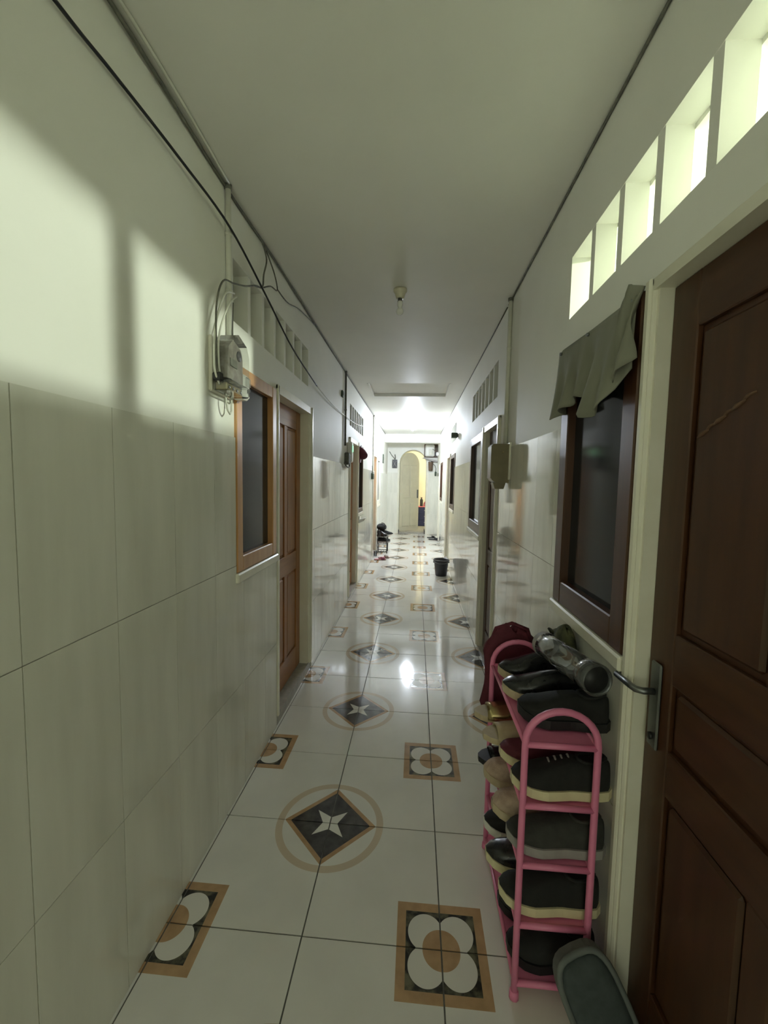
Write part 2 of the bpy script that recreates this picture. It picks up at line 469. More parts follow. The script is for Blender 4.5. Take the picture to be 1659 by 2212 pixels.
# ------------------------------------------------------------------ ceiling, with the recessed access hatch
cb = MB()
HATCH = (-0.60, 0.38, 5.07, 5.83)
for a0, a1, b0, b1 in cells(WL - TH, WR + TH, YN - .1, YE + .1, [HATCH]):
    cb.box(a0, a1, b0, b1, HC, HC + 0.12)
ceiling = struct('ceiling', cb, 'ceiling', 'white painted corridor ceiling with mottled plaster', 'ceiling')
hp = MB(); hp.box(HATCH[0] - .01, HATCH[1] + .01, HATCH[2] - .01, HATCH[3] + .01, HC + 0.035, HC + 0.05)
ob('hatch_panel', hp, 'ceiling', ceiling)
for n_, (x0, x1, y0, y1) in enumerate([(HATCH[0] - .012, HATCH[1] + .012, HATCH[3] - .006, HATCH[3] + .012), (HATCH[0] - .012, HATCH[0] + .005, HATCH[2], HATCH[3]), (HATCH[1] - .005, HATCH[1] + .012, HATCH[2], HATCH[3])]):
    hb = MB(); hb.box(x0, x1, y0, y1, HC - .004, HC + .034); ob('hatch_edge', hb, 'ceiling', ceiling)
bb = MB(); bb.box(WL, WR, 10.45, 10.72, 2.405, HC)
struct('trim_1', bb, 'paint', 'white ceiling beam crossing the corridor before the arch', 'beam')

# ------------------------------------------------------------------ side walls and their tiles
def side_wall(name, xi, sgn, holes, label):
    mb = MB()
    for a0, a1, b0, b1 in cells(YN, YE + .1, 0, HC + .1, holes):
        mb.box(xi, xi + sgn * TH, a0, a1, b0, b1)
    return struct(name, mb, 'paint', label, 'wall')
wall_l = side_wall('wall_left', WL, -1, LW + LD + LV, 'white painted left wall with grey tiled dado and patches of light')
wall_r = side_wall('wall_right', WR, 1, RW + RD + RV, 'white painted right wall with pale glossy tiled dado')

def wall_tiles(wall, xi, sgn, rows, pitch, yref, holes):
    k0 = math.floor((YN - yref) / pitch); k1 = math.ceil((YE - yref) / pitch)
    cache = {}
    for k in range(k0, k1):
        ya, yb = max(yref + k * pitch, YN), min(yref + (k + 1) * pitch, YE)
        if yb - ya < 0.01: continue
        for za, zb in rows:
            g = 0.0013
            rc = cells(ya + g, yb - g, za + g, zb - g, holes)
            full = len(rc) == 1 and rc[0] == (ya + g, yb - g, za + g, zb - g)
            rc = [q for q in rc if q[1] - q[0] > 0.004 and q[3] - q[2] > 0.004]
            if not rc: continue
            t = 0.007
            key = (round(yb - ya, 4), round(zb - za, 4))
            if full and key in cache:
                me = cache[key]
            else:
                mb = MB()
                for a0, a1, b0, b1 in rc: mb.box(0, -sgn * t, a0 - ya, a1 - ya, b0 - za, b1 - za)
                me = mb.mesh('tile'); recalc(me); me.materials.append(M['walltile'])
                if full: cache[key] = me
            o = put('tile', me, None, wall)
            o.location = (xi, ya, za)
            o.rotation_euler = (0, 0, random.uniform(-.0013, .0013))
mg = 0.004
hl = [(a - mg, b + mg, c - mg, d + mg) for a, b, c, d in LW] + [(a - .05, b + .05, -1, d + .05) for a, b, c, d in LD]
hr = [(a - mg, b + mg, c - mg, d + mg) for a, b, c, d in RW] + [(a - .05, b + .06, -1, d + .05) for a, b, c, d in RD]
hl[3] = (2.285, 3.09, -1, 2.0)
hr[4] = (0.28, 1.151, -1, 2.0)
wall_tiles(wall_l, WL, -1, [(0.0, 0.505), (0.505, 1.065), (1.065, 1.624)], 0.2697, 0.752, hl)
wall_tiles(wall_r, WR, 1, [(0.0, 0.55), (0.55, 1.11), (1.11, 1.672)], 0.2697, 0.70, hr)
# grout bed behind each dado, so the joints read as grout
for nm, wall, xi, sg, top, hs in (('grout_bed', wall_l, WL, -1, 1.618, hl), ('grout_bed', wall_r, WR, 1, 1.665, hr)):
    mb = MB()
    for a0, a1, b0, b1 in cells(YN, YE, 0, top, hs): mb.box(xi + sg * .001, xi - sg * .0035, a0, a1, b0, b1)
    ob(nm, mb, 'wgrout', wall)
# unseen wall behind the camera, its opening added to let in fill light
mb = MB(); mb.box(WL - TH, WR + TH, YN - .1, YN, 2.35, HC + .1); mb.box(WL - TH, WL + .06, YN - .1, YN, 0, 2.35); mb.box(WR - .06, WR + TH, YN - .1, YN, 0, 2.35)
struct('wall_front', mb, 'paint', 'unseen white wall behind the viewer around an opening added for fill light', 'wall')

# ------------------------------------------------------------------ end wall with the arch
AL, AR, ASP = -0.452, 0.285, 1.94
ACX, ARD = (AL + AR) / 2, (AR - AL) / 2
YD = 12.05     # far face of the deep arch
def arch_pts(n=24): return [(ACX - ARD * math.cos(PI * k / n), ASP + ARD * math.sin(PI * k / n)) for k in range(n + 1)]
mb = MB()
ap = arch_pts()
for y0, y1 in ((YE, YD),):
    mb.box(WL - TH, AL, y0, y1, 0, HC + .1); mb.box(AR, WR + TH, y0, y1, 0, HC + .1)
    for k in range(len(ap) - 1):
        (xa, za), (xb, zb) = ap[k], ap[k + 1]
        vs = []
        for y in (y0, y1): vs += [(xa, y, za), (xb, y, zb), (xb, y, HC + .1), (xa, y, HC + .1)]
        mb.add(vs, [(0, 1, 2, 3), (7, 6, 5, 4), (0, 4, 5, 1), (3, 2, 6, 7)])
wall_e = struct('wall_back', mb, 'paint', 'white end wall pierced by a round-topped archway', 'wall')
for x0, x1 in ((WL, AL - .05), (AR + .05, WR)):
    zz = [0, .56, 1.12, 1.68]
    for i in range(3):
        mb = MB(); mb.box(x0 + .002, x1 - .002, YE - .007, YE, zz[i] + .0015, zz[i + 1] - .0015)
        ob('tile', mb, 'walltile', wall_e)
for sx, xx in ((-1, AL), (1, AR)):
    mb = MB(); mb.box(xx - .045 if sx < 0 else xx, xx if sx < 0 else xx + .045, YE - .012, YE, 0, ASP)
    ob('jamb_trim', mb, 'trim', wall_e)
    mb = MB(); mb.box(xx, xx - sx * .02, YE - .02, YD - .02, 0, 0.09)
    ob('skirting', mb, 'black', wall_e)
mb = MB(); mb.box(AL, AR, YE + .02, YD, -.05, 0.035)
ob('step', mb, 'threshold', wall_e)

# room beyond the arch
mb = MB()
RB = (-1.6, 1.7, YD, 15.2, 0.03, 2.9)
mb.box(RB[0] - .1, RB[1] + .1, RB[2], RB[3] + .1, -.1, 0.03)
struct('floor_end_room', mb, 'threshold', 'grey floor of the lit room beyond the archway', 'floor')
mb = MB()
mb.box(RB[0] - .1, RB[0], RB[2], RB[3], .03, RB[5]); mb.box(RB[1], RB[1] + .1, RB[2], RB[3], .03, RB[5])
mb.box(RB[0] - .1, RB[1] + .1, RB[3], RB[3] + .1, .03, RB[5]); mb.box(RB[0] - .1, RB[1] + .1, RB[2] - .01, RB[3] + .1, RB[5], RB[5] + .1)
for x0, x1 in ((RB[0] - .1, WL - TH), (WR + TH, RB[1] + .1)): mb.box(x0, x1, YD - .1, YD, .03, RB[5])
mb.box(WL - TH, WR + TH, YD - .1, YD, HC + .1, RB[5])
struct('wall_end_room', mb, 'warmroom', 'cream walls of the lit room glimpsed through the archway', 'wall')

# arched cream door standing ajar
dr = empty('door_8', (AL + .02, YD - .40, 0.05), 'cream arched door standing ajar in the far archway', 'door', kind='structure', rot=(0, 0, math.radians(40)))
LW_, LSP = 0.69, 1.86
lp = [(0, 0), (LW_, 0)] + [(LW_ / 2 + LW_ / 2 * math.cos(PI * k / 20), LSP + LW_ / 2 * math.sin(PI * k / 20)) for k in range(21)]
mb = MB(); mb.prism(lp, 'y', 0, 0.035); leaf = ob('leaf', mb, 'creamdoor', dr)
for x0, x1, z0, z1 in ((.09, .32, .12, .78), (.37, .60, .12, .78), (.09, .32, .92, 1.85), (.37, .60, .92, 1.85)):
    mb = MB(); mb.cbox(x0, x1, -.012, 0.002, z0, z1, .010); ob('panel', mb, 'creamdoor', leaf)
mb = MB(); mb.cbox(LW_ - .075, LW_ - .03, -.02, 0, .92, 1.16, .006); ob('handle_plate', mb, 'steel', leaf)

# ------------------------------------------------------------------ near right-hand room, lit by its bulb
mb = MB()
RX0, RX1, RY0, RY1, RZ = WR + TH, 3.3, -1.0, 2.75, 2.80
mb.box(RX1, RX1 + .1, RY0, RY1, 0, RZ); mb.box(RX0, RX1 + .1, RY0 - .1, RY0, 0, RZ); mb.box(RX0, RX1 + .1, RY1, RY1 + .1, 0, RZ)
mb.box(WR + .01, RX1 + .1, RY0 - .1, RY1 + .1, RZ, RZ + .1); mb.box(RX0, RX1 + .1, RY0 - .1, RY1 + .1, -.1, 0)
mb.box(RX0, RX0 + .02, RY0, RY1, HC + .09, RZ)
struct('wall_side_room', mb, 'roompaint', 'pale green-white walls of the lit room behind the right transom openings', 'wall')

# ------------------------------------------------------------------ windows, transoms, doors
def window(name, side, y0, y1, z0, z1, wood, rail, label, fw=0.06, sill=True):
    xi, sg = (WL, -1) if side == 'l' else (WR, 1)
    root = empty(name, (xi, (y0 + y1) / 2, z0), label, 'window', kind='structure')
    xo, xb = xi - sg * .012, xi + sg * .05
    for a0, a1 in ((y0, y0 + fw), (y1 - fw, y1)):
        mb = MB(); mb.cbox(xo, xb, a0, a1, z0, z1, .004); ob('frame_stile', mb, wood, root, True)
    for b0, b1 in ((z0, z0 + fw * 1.15), (z1 - fw, z1)):
        mb = MB(); mb.cbox(xo + sg * .001, xb, y0 + fw, y1 - fw, b0, b1, .004); ob('frame_rail', mb, rail, root, True)
    mb = MB(); mb.box(xi + sg * .018, xi + sg * .026, y0 + fw * .8, y1 - fw * .8, z0 + fw, z1 - fw * .8); ob('pane', mb, 'darkglass', root, True)
    if sill:
        mb = MB(); mb.cbox(xi - sg * .022, xi, y0 - .012, y1 + .012, z0 - .045, z0 - .001, .006); ob('sill', mb, 'trim', root, True)
    return root

def transom(name, side, y0, y1, z0, z1, n, label, back):
    xi, sg = (WL, -1) if side == 'l' else (WR, 1)
    root = empty(name, (xi, (y0 + y1) / 2, z0), label, 'transom', kind='structure')
    p = (y1 - y0) / n
    for k in range(1, n):
        yc = y0 + k * p
        mb = MB(); mb.box(xi + sg * .002, xi + sg * .07, yc - .016, yc + .016, z0, z1); ob('mullion', mb, 'paint', root, True)
    mb = MB(); mb.box(xi + sg * .070, xi + sg * .082, y0, y1, z0, z0 + .014); ob('lower_lip', mb, 'paint', root, True)
    mb = MB(); mb.box(xi + sg * .070, xi + sg * .082, y0, y1, z1 - .012, z1); ob('upper_lip', mb, 'paint', root, True)
    if back == 'board':
        mb = MB(); mb.box(xi + sg * .083, xi + sg * .091, y0, y1, z0, z1 - .075); ob('backing_board', mb, 'ceiling', root, True)
        mb = MB(); mb.box(xi + sg * .098, xi + sg * .106, y0 - .02, y1 + .02, z0 - .02, z1 + .02); ob('dark_backing', mb, 'greycloth', root, True)  # dark sheet drawn in place of the unlit room inside
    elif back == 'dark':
        mb = MB(); mb.box(xi + sg * .083, xi + sg * .091, y0, y1, z0, z1); ob('backing_board', mb, 'greycloth', root, True)  # dark sheet, likewise for the darkness behind the slots
    elif back == 'pale':
        mb = MB(); mb.box(xi + sg * .045, xi + sg * .055, y0, y1, z0, z1); ob('backing_board', mb, 'paint', root, True)
    return root

def door(name, side, y0, y1, z1, recess, wood, rail, label, zt=0.06, casing=0.04, rows=None, handle=None, outs=0.014, w=0.028, near=None):
    xi, sg = (WL, -1) if side == 'l' else (WR, 1)
    root = empty(name, (xi, (y0 + y1) / 2, 0), label, 'door', kind='structure')
    near = casing if near is None else near
    xo, xr = xi - sg * outs, xi + sg * TH
    for a0, a1, c0, c1 in ((y0, y0 + w, y0 - near, y0 + w * .4), (y1 - w, y1, y1 - w * .4, y1 + casing)):
        mb = MB(); mb.box(xi + sg * .001, xr, a0, a1, zt, z1); mb.box(xi + sg * (recess + .018), xr, a0 - .012, a1 + .012, zt, z1)
        ob('jamb', mb, 'trim', root, True)
        mb = MB(); mb.cbox(xo, xi + sg * .02, c0, c1, zt * .9, z1 + casing * .5, .005)
        m_ = (c0 + c1) / 2
        if c1 - c0 > .03: mb.cbox(xo - sg * .007, xi, m_ - .012, m_ + .012, zt * .9, z1 + casing * .5, .005)
        ob('casing', mb, 'trim', root, True)
    mb = MB(); mb.box(xo, xr, y0, y1, z1 - w, z1); mb.cbox(xo, xi + sg * .01, y0 - near, y1 + casing, z1 - .004, z1 + casing * .5, .004); ob('head', mb, 'trim', root, True)
    mb = MB(); mb.box(xi - sg * .004, xr, y0 - near, y1 + casing, 0, zt); ob('threshold', mb, 'threshold', root, True)
    # leaf: core with stiles, rails and raised panels
    la, lb, lz0, lz1 = y0 + w, y1 - w, zt + .004, z1 - w
    xf = xi + sg * recess
    mb = MB(); mb.box(xf + sg * .014, xf + sg * .034, la + .001, lb - .001, lz0, lz1); leaf = ob('leaf', mb, wood, root, True)
    sw = 0.095
    for a0, a1 in ((la, la + sw), (lb - sw, lb)):
        mb = MB(); mb.cbox(xf, xf + sg * .016, a0, a1, lz0, lz1, .003); ob('stile', mb, wood, leaf, True)
    rows = rows or [(0.0, .09, 0), (.40, .47, 0), (.93, 1.0, 0)]
    hh = lz1 - lz0
    for f0, f1, _ in rows:
        mb = MB(); mb.cbox(xf + sg * .0005, xf + sg * .016, la + sw, lb - sw, lz0 + f0 * hh, lz0 + f1 * hh, .003); ob('rail', mb, rail, leaf, True)
    mid = (la + lb) / 2
    for i in range(len(rows) - 1):
        p0, p1 = lz0 + rows[i][1] * hh, lz0 + rows[i + 1][0] * hh
        tall = (p1 - p0) > 0.32
        spans = [(la + sw, mid - .03), (mid + .03, lb - sw)] if tall else [(la + sw, lb - sw)]
        if tall:
            mb = MB(); mb.cbox(xf + sg * .0005, xf + sg * .016, mid - .03, mid + .03, p0, p1, .003); ob('muntin', mb, wood, leaf, True)
        for a0, a1 in spans:
            mb = MB(); mb.cbox(xf + sg * .004, xf + sg * .02, a0 + .014, a1 - .014, p0 + .014, p1 - .014, .012); ob('panel', mb, wood if tall else rail, leaf, True)
    if handle:
        hy, hz0, hz1, dirn = handle
        mb = MB(); mb.cbox(xf - sg * .008, xf, hy - .021, hy + .021, hz0, hz1, .004); hp_ = ob('handle_plate', mb, 'steel', leaf, True)
        zc = hz0 + (hz1 - hz0) * .66
        mb = MB(); mb.tube([(xf - sg * .006, hy, zc), (xf - sg * .035, hy, zc), (xf - sg * .048, hy + dirn * .008, zc), (xf - sg * .052, hy + dirn * .03, zc), (xf - sg * .052, hy + dirn * .10, zc - .004)], .0085, 10)
        ob('lever', mb, 'steel', leaf, True)
        mb = MB(); mb.lathe([(.009, 0), (.009, .006)], (0, 0, 0), 12, 'x'); mb.v = [(v[0] * -sg + xf - sg * .008, v[1] + hy, v[2] + hz0 + .03) for v in mb.v]
        ob('keyhole', mb, 'black', leaf, True)
    return root

window('window_1', 'l', *LW[0], 'framewood', 'framewood', 'honey wood framed dark window beside the near left door')
window('window_2', 'l', *LW[1], 'dimwood', 'dimrail', 'narrow dark window behind the red cap on the left wall', fw=.05)
window('window_3', 'l', *LW[2], 'trim', 'trim', 'white framed window on the left wall nearest the arch', fw=.07)
window('window_4', 'r', *RW[0], 'dimwood', 'dimrail', 'red-brown framed dark window half covered by a grey cloth', fw=.075)
window('window_5', 'r', *RW[1], 'dimwood', 'dimrail', 'dark framed window beyond the beige meter box on the right', fw=.08)
window('window_6', 'r', *RW[2], 'dimwood', 'dimrail', 'brightly lit brown framed window on the right above the bucket', fw=.06)
window('window_7', 'r', *RW[3], 'dimwood', 'dimrail', 'farthest brown framed window on the right wall', fw=.06)
transom('window_8', 'l', *LV[0], 7, 'seven-slot transom opening over the near left window and door', 'board')
transom('window_9', 'l', *LV[1], 7, 'dark slotted transom opening above the red cap on the left', 'dark')
transom('window_10', 'l', *LV[2], 7, 'white blocked transom high on the left wall near the far bulb', 'pale')
transom('window_11', 'r', *RV[0], 7, 'brightly lit transom openings above the near right door', None)
transom('window_12', 'r', *RV[1], 7, 'dark slotted transom opening above the second right door', 'dark')
transom('window_13', 'r', *RV[2], 7, 'white blocked transom high on the right wall near the far bulb', 'pale')
door('door_1', 'l', LD[0][0], LD[0][1], LD[0][3], .062, 'wood', 'woodrail', 'orange-brown panelled door on the left beside the honey framed window', near=.012, casing=.045)
door('door_2', 'l', LD[1][0], LD[1][1], LD[1][3], .055, 'wood', 'woodrail', 'brown door on the left wall just before the red cap')
door('door_3', 'l', LD[2][0], LD[2][1], LD[2][3], .055, 'wood', 'woodrail', 'brown door on the left wall behind the small black shoe rack')
door('door_4', 'r', RD[0][0], RD[0][1], RD[0][3], .035, 'dimwood', 'dimrail', 'dark red-brown panelled door in the near right foreground', zt=.02, casing=.036, w=.014, outs=.008,
     rows=[(0, .08, 0), (.355, .415, 0), (.50, .565, 0), (.935, 1.0, 0)], handle=(1.058, .79, 1.01, 1))
door('door_5', 'r', RD[1][0], RD[1][1], RD[1][3], .035, 'dimwood', 'dimrail', 'dark brown door on the right beside the beige meter box', zt=.02)
door('door_6', 'r', RD[2][0], RD[2][1], RD[2][3], .05, 'dimwood', 'dimrail', 'brown door on the right wall past the bucket')
door('door_7', 'r', RD[3][0], RD[3][1], RD[3][3], .05, 'dimwood', 'dimrail', 'farthest door on the right wall beside the black sandals')
# chalk scribble on the near door
d4 = bpy.data.objects['door_4']
mb = MB()
for k in range(6):
    ya = .965 - k * .024; za = 1.565 + k * .011
    mb.tube([(WR + .0385, ya + .018, za - .008), (WR + .0385, ya + .004, za + .003 * (k % 2)), (WR + .0385, ya - .016, za + .007)], [.002, .0055 - .0018 * (k % 2), .002], 6)
ob('chalk_scribble', mb, 'chalk', d4, True)

# ------------------------------------------------------------------ lamps
def bulb_lamp(label, x, y, z, mat, r=.03, stem=.03, group=None, drop=0.0):
    root = empty('ceiling_lamp', (x, y, z - drop), label, 'lamp', group)
    if drop:
        mb = MB(); mb.tube([(0, 0, -.004), (0, 0, drop)], .004, 8); ob('cord', mb, 'wire_white', root)
    mb = MB(); mb.lathe([(.042, 0), (.042, -.012), (.034, -.02), (.026, -.045), (.024, -.052)], (0, 0, 0), 20); ob('holder', mb, 'porcelain', root)
    mb = MB(); mb.lathe([(.0135, -.05), (.0135, -.066), (.017, -.07)], (0, 0, 0), 14); ob('screw_cap', mb, 'steel', root)
    c = -.072 - stem - r
    pr = [(.015, -.068), (.018, -.072 - stem * .4)] + [(r * math.cos(a), c + r * math.sin(a)) for a in [math.radians(60 - 15 * k) for k in range(10)]] + [(.001, c - r)]
    mb = MB(); mb.lathe(pr, (0, 0, 0), 16); ob('bulb', mb, mat, root)
    return root
bulb_lamp('unlit bulb in a cream holder on the near ceiling', -.122, 2.63, HC, 'bulbglass', r=.022, stem=.035)
bulb_lamp('bright white lit bulb hanging near the arch', -.083, 8.35, HC, 'lit_cool', r=.032, stem=.03)
bulb_lamp('lit bulb inside the room behind the near right transom', 1.72, 1.53, 2.80 - .001, 'lit_room', r=.03, stem=.02, drop=.22)
bulb_lamp('warm lit bulb in the room beyond the archway', .75, 13.3, 2.90, 'lit_warm', r=.035)

# ------------------------------------------------------------------ cables and conduits
def smooth(pts, sub=6):
    P = [Vector(p) for p in pts]; out = []
    for i in range(len(P) - 1):
        p0, p1, p2, p3 = P[max(i - 1, 0)], P[i], P[i + 1], P[min(i + 2, len(P) - 1)]
        for k in range(sub):
            t = k / sub
            out.append(.5 * ((2 * p1) + (p2 - p0) * t + (2 * p0 - 5 * p1 + 4 * p2 - p3) * t * t + (3 * p1 - p0 - 3 * p2 + p3) * t ** 3))
    out.append(P[-1])
    return out
def cable(label, pts, r, mat, name='cable', cat='cable', group=None, n=6, sub=6):
    out = smooth(pts, sub)
    mb = MB(); mb.tube(out, r, n)
    return tag(ob(name, mb, mat), label, cat, group)
xl = WL + .012
cable('thin black cable strung along the upper left wall', [(xl, -.6, 2.45), (xl, .4, 2.425), (xl, .88, 2.431), (xl, 1.06, 2.443), (xl + .008, 1.33, 2.446), (xl + .02, 1.66, 2.430), (xl + .016, 2.05, 2.350), (xl + .006, 2.55, 2.24), (xl + .006, 3.18, 2.157)], .0045, 'wire_black')
cable('white sagging cable end leading to the second left transom', [(xl + .006, 3.18, 2.157), (xl + .004, 3.8, 2.128), (xl, 4.54, 2.135), (xl, 5.3, 2.16), (xl, 6.13, 2.235)], .0045, 'wire_white')
cable('dusty grey cable running in the left ceiling corner', [(WL + .006, -.8, HC - .010), (WL + .008, .3, HC - .014), (WL + .014, 1.0, HC - .012), (WL + .006, 1.7, HC - .016), (WL + .012, 2.4, HC - .010), (WL + .006, 4.0, HC - .012), (WL + .007, 7, HC - .010), (WL + .007, 10.4, HC - .010)], .0055, 'wire_grey')
cable('pale second cable in the left ceiling corner above the bright patches', [(WL + .03, -.4, HC - .006), (WL + .03, .6, HC - .006), (WL + .036, 1.2, HC - .006), (WL + .022, 1.68, HC - .008)], .005, 'wire_white')
cable('dark thin line of cracks running in the right ceiling corner', [(WR - .005, -.8, HC - .006), (WR - .006, .8, HC - .008), (WR - .005, 2.0, HC - .006), (WR - .006, 2.85, HC - .008)], .0045, 'wire_grey')  # thin tubes draw the cracked seam of this corner
cable('short dark line of cracks continuing along the far right ceiling corner', [(WR - .004, 2.9, HC - .005), (WR - .004, 6, HC - .005), (WR - .004, 10.4, HC - .005)], .004, 'wire_grey')
def conduit(label, x, y, z0, z1, r=.011, side=1, clips=(), mat='wire_white'):
    root = empty('conduit', (x, y, z0), label, 'conduit')
    mb = MB(); mb.tube([(0, 0, 0), (0, 0, z1 - z0)], r, 10); ob('pipe', mb, mat, root)
    for c in clips:
        mb = MB(); mb.lathe([(r + .003, -.006), (r + .003, .006)], (0, 0, c - z0), 10); ob('clip', mb, mat, root)
    mb = MB(); mb.lathe([(r + .004, 0), (r + .004, .018)], (0, 0, z1 - z0 - .02), 10); ob('end_collar', mb, 'wire_grey', root)
    return root
conduit('white conduit from the ceiling down to the clear-covered meter', WL + .013, 1.69, 2.01, HC - .003, clips=(2.42, 2.2))
conduit('grey conduit above the green-lit meter on the left wall', WL + .013, 4.5, 1.82, HC - .003, clips=(2.2,), mat='wire_grey')
conduit('tall thin pipe down the left wall before the small shoe rack', WL + .012, 7.49, .10, HC - .003, r=.013, clips=(1.8, 1.0))
conduit('cream conduit rising from the beige meter box on the right', WR - .013, 2.76, 1.70, HC - .003, r=.013, clips=(2.3,))
# loose wires of the near meter
yb = 1.60
wires = [('grey wire looping from the transom into the clear meter', [(WL + .02, 2.02, 2.36), (WL + .03, 1.93, 2.33), (WL + .035, 1.80, 2.27), (WL + .03, 1.70, 2.235), (WL + .032, 1.60, 2.20), (WL + .032, 1.545, 2.10), (WL + .035, 1.53, 1.96), (WL + .04, 1.53, 1.84), (WL + .045, 1.575, 1.805)], .0035, 'wire_grey'),
         ('outer white wire looping left of the clear meter', [(WL + .022, 1.72, 2.205), (WL + .03, 1.62, 2.16), (WL + .03, 1.54, 2.02), (WL + .035, 1.515, 1.86), (WL + .04, 1.545, 1.80)], .004, 'wire_white'),
         ('inner white wire looping left of the clear meter', [(WL + .022, 1.74, 2.20), (WL + .03, 1.65, 2.13), (WL + .03, 1.57, 2.00), (WL + .035, 1.55, 1.88), (WL + .04, 1.565, 1.81)], .0035, 'wire_white'),
         ('thin dark wire hanging straight onto the clear meter', [(WL + .026, 1.70, 2.16), (WL + .027, 1.69, 2.05), (WL + .03, 1.69, 1.965)], .0028, 'wire_grey'),
         ('tangled grey wire dropping from the ceiling to the transom', [(WL + .012, 2.07, HC - .02), (WL + .02, 2.10, 2.53), (WL + .02, 2.06, 2.44), (WL + .024, 2.03, 2.37), (WL + .02, 1.94, 2.335)], .004, 'wire_grey'),
         ('grey wire branching from the ceiling corner above the transom', [(WL + .012, 2.12, HC - .03), (WL + .018, 2.22, 2.52), (WL + .02, 2.26, 2.455), (WL + .02, 2.16, 2.43), (WL + .02, 2.06, 2.38)], .0035, 'wire_grey'),
         ('grey wire running from the transom up to the left corner', [(WL + .02, 2.26, 2.46), (WL + .016, 2.45, 2.47), (WL + .014, 2.7, 2.53), (WL + .012, 3.1, 2.585)], .0035, 'wire_grey')]
for l_, p_, r_, m_ in wires[4:]: cable(l_, p_, r_, m_, 'wire', 'wire', 'loose wires around the near transom')

# ------------------------------------------------------------------ clear-covered meter on the near left wall
root = empty('electricity_meter', (WL, 1.635, 1.78), 'electricity meter under a clear cover on the left wall', 'meter')
mb = MB(); mb.cbox(0, .014, -.10, .085, -.005, .20, .004); ob('back_board', mb, 'trim', root)
mb = MB(); mb.prism([(-.075, .05), (-.06, .17), (-.02, .205), (.05, .185), (.068, .15), (.07, .05)], 'x', .012, .062); ob('meter_body', mb, 'meter', root)
mb = MB(); mb.lathe([(.020, 0), (.020, .004)], (.062, .03, .155), 16, 'x'); ob('dial', mb, 'black', root)
mb = MB(); mb.cbox(.062, .066, -.05, .01, .10, .13, .001); ob('counter_window', mb, 'wire_grey', root)
mb = MB(); mb.prism([(-.085, .035), (-.07, .185), (-.022, .222), (.058, .198), (.08, .16), (.082, .035)], 'x', .014, .085); ob('clear_cover', mb, 'clear', root)
mb = MB(); mb.cbox(.012, .088, -.095, .082, -.002, .042, .008); ob('terminal_block', mb, 'clear', root)
mb = MB(); mb.cbox(.014, .060, -.075, .060, .004, .034, .004); ob('terminals', mb, 'brass', root)
for k in range(4):
    mb = MB(); mb.lathe([(.006, 0), (.006, .003)], (.060, -.055 + k * .035, .018), 10, 'x'); ob('terminal_screw', mb, 'steel', root)
mb = MB(); mb.cbox(.0, .062, .088, .150, .0, .105, .012); brk = ob('breaker_box', mb, 'white', root)
mb = MB(); mb.cbox(.062, .068, .098, .140, .055, .092, .002); ob('clear_lid', mb, 'clear', brk)
mb = MB(); mb.cbox(.062, .074, .112, .124, .028, .046, .003); ob('switch', mb, 'black', brk)
mb = MB(); mb.tube([(.03, -.02, .0), (.032, -.022, -.03), (.034, -.012, -.062), (.034, .008, -.075), (.032, .026, -.062), (.03, .032, -.03), (.03, .030, .0)], .004, 8); ob('cable_loop', mb, 'wire_white', root)
mb = MB(); mb.cbox(.02, .055, -.110, -.088, .03, .062, .005); ob('cable_gland', mb, 'black', root)
for l_, p_, r_, m_ in wires[:4]:
    mb = MB(); mb.tube(smooth(p_), r_, 6); ob('lead_wire', mb, m_, root, True)['label'] = l_

# beige meter box on the right wall
root = empty('meter_box', (WR, 2.70, 1.45), 'beige-brown meter box jutting from the right wall below its conduit', 'meter box')
mb = MB(); mb.prism([(-.12, .03), (-.12, .225), (-.108, .24), (0, .24), (0, .0), (-.03, .0), (-.088, .0), (-.108, .015)], 'y', -.06, .06); ob('cover', mb, 'beigebox', root)
mb = MB(); mb.prism([(-.10, 0), (-.022, 0), (-.034, -.038), (-.088, -.038)], 'y', -.045, .045); ob('cable_spout', mb, 'beigebox', root)
mb = MB(); mb.lathe([(.007, 0), (.007, .004)], (-.05, -.064, .19), 10, 'y'); ob('seal_screw', mb, 'brass', root)
mb = MB(); mb.cbox(-.014, 0, -.075, .075, .02, .25, .003); ob('back_plate', mb, 'trim', root)

# second and third meters on the left wall
root = empty('electricity_meter', (WL, 4.62, 1.62), 'small grey meter with a glowing green light on the left wall', 'meter')
mb = MB(); mb.cbox(0, .05, -.09, .06, .0, .13, .01); ob('body', mb, 'wire_grey', root)
mb = MB(); mb.cbox(0, .06, .07, .17, .03, .26, .012); ob('breaker_box', mb, 'white', root)
mb = MB(); mb.cbox(.058, .064, .09, .15, .15, .22, .003); ob('indicator', mb, 'greenled', root)
mb = MB(); mb.tube([(.03, .1, .03), (.03, .08, -.02), (.03, 0, -.03), (.03, -.12, -.02), (.02, -.2, .01)], .008, 8); ob('cable_tail', mb, 'wire_grey', root)
root = empty('electricity_meter', (WL, 7.30, 1.47), 'dull green meter on the left wall beside the far pipe', 'meter')
mb = MB(); mb.cbox(0, .05, -.07, .07, 0, .11, .012); ob('body', mb, 'greenbox', root)
mb = MB(); mb.cbox(0, .045, .08, .15, .06, .15, .012); ob('breaker_box', mb, 'white', root)
mb = MB(); mb.tube([(.02, .02, .11), (.02, .03, .17), (.015, .05, .24)], .008, 8); ob('cable_tail', mb, 'wire_grey', root)

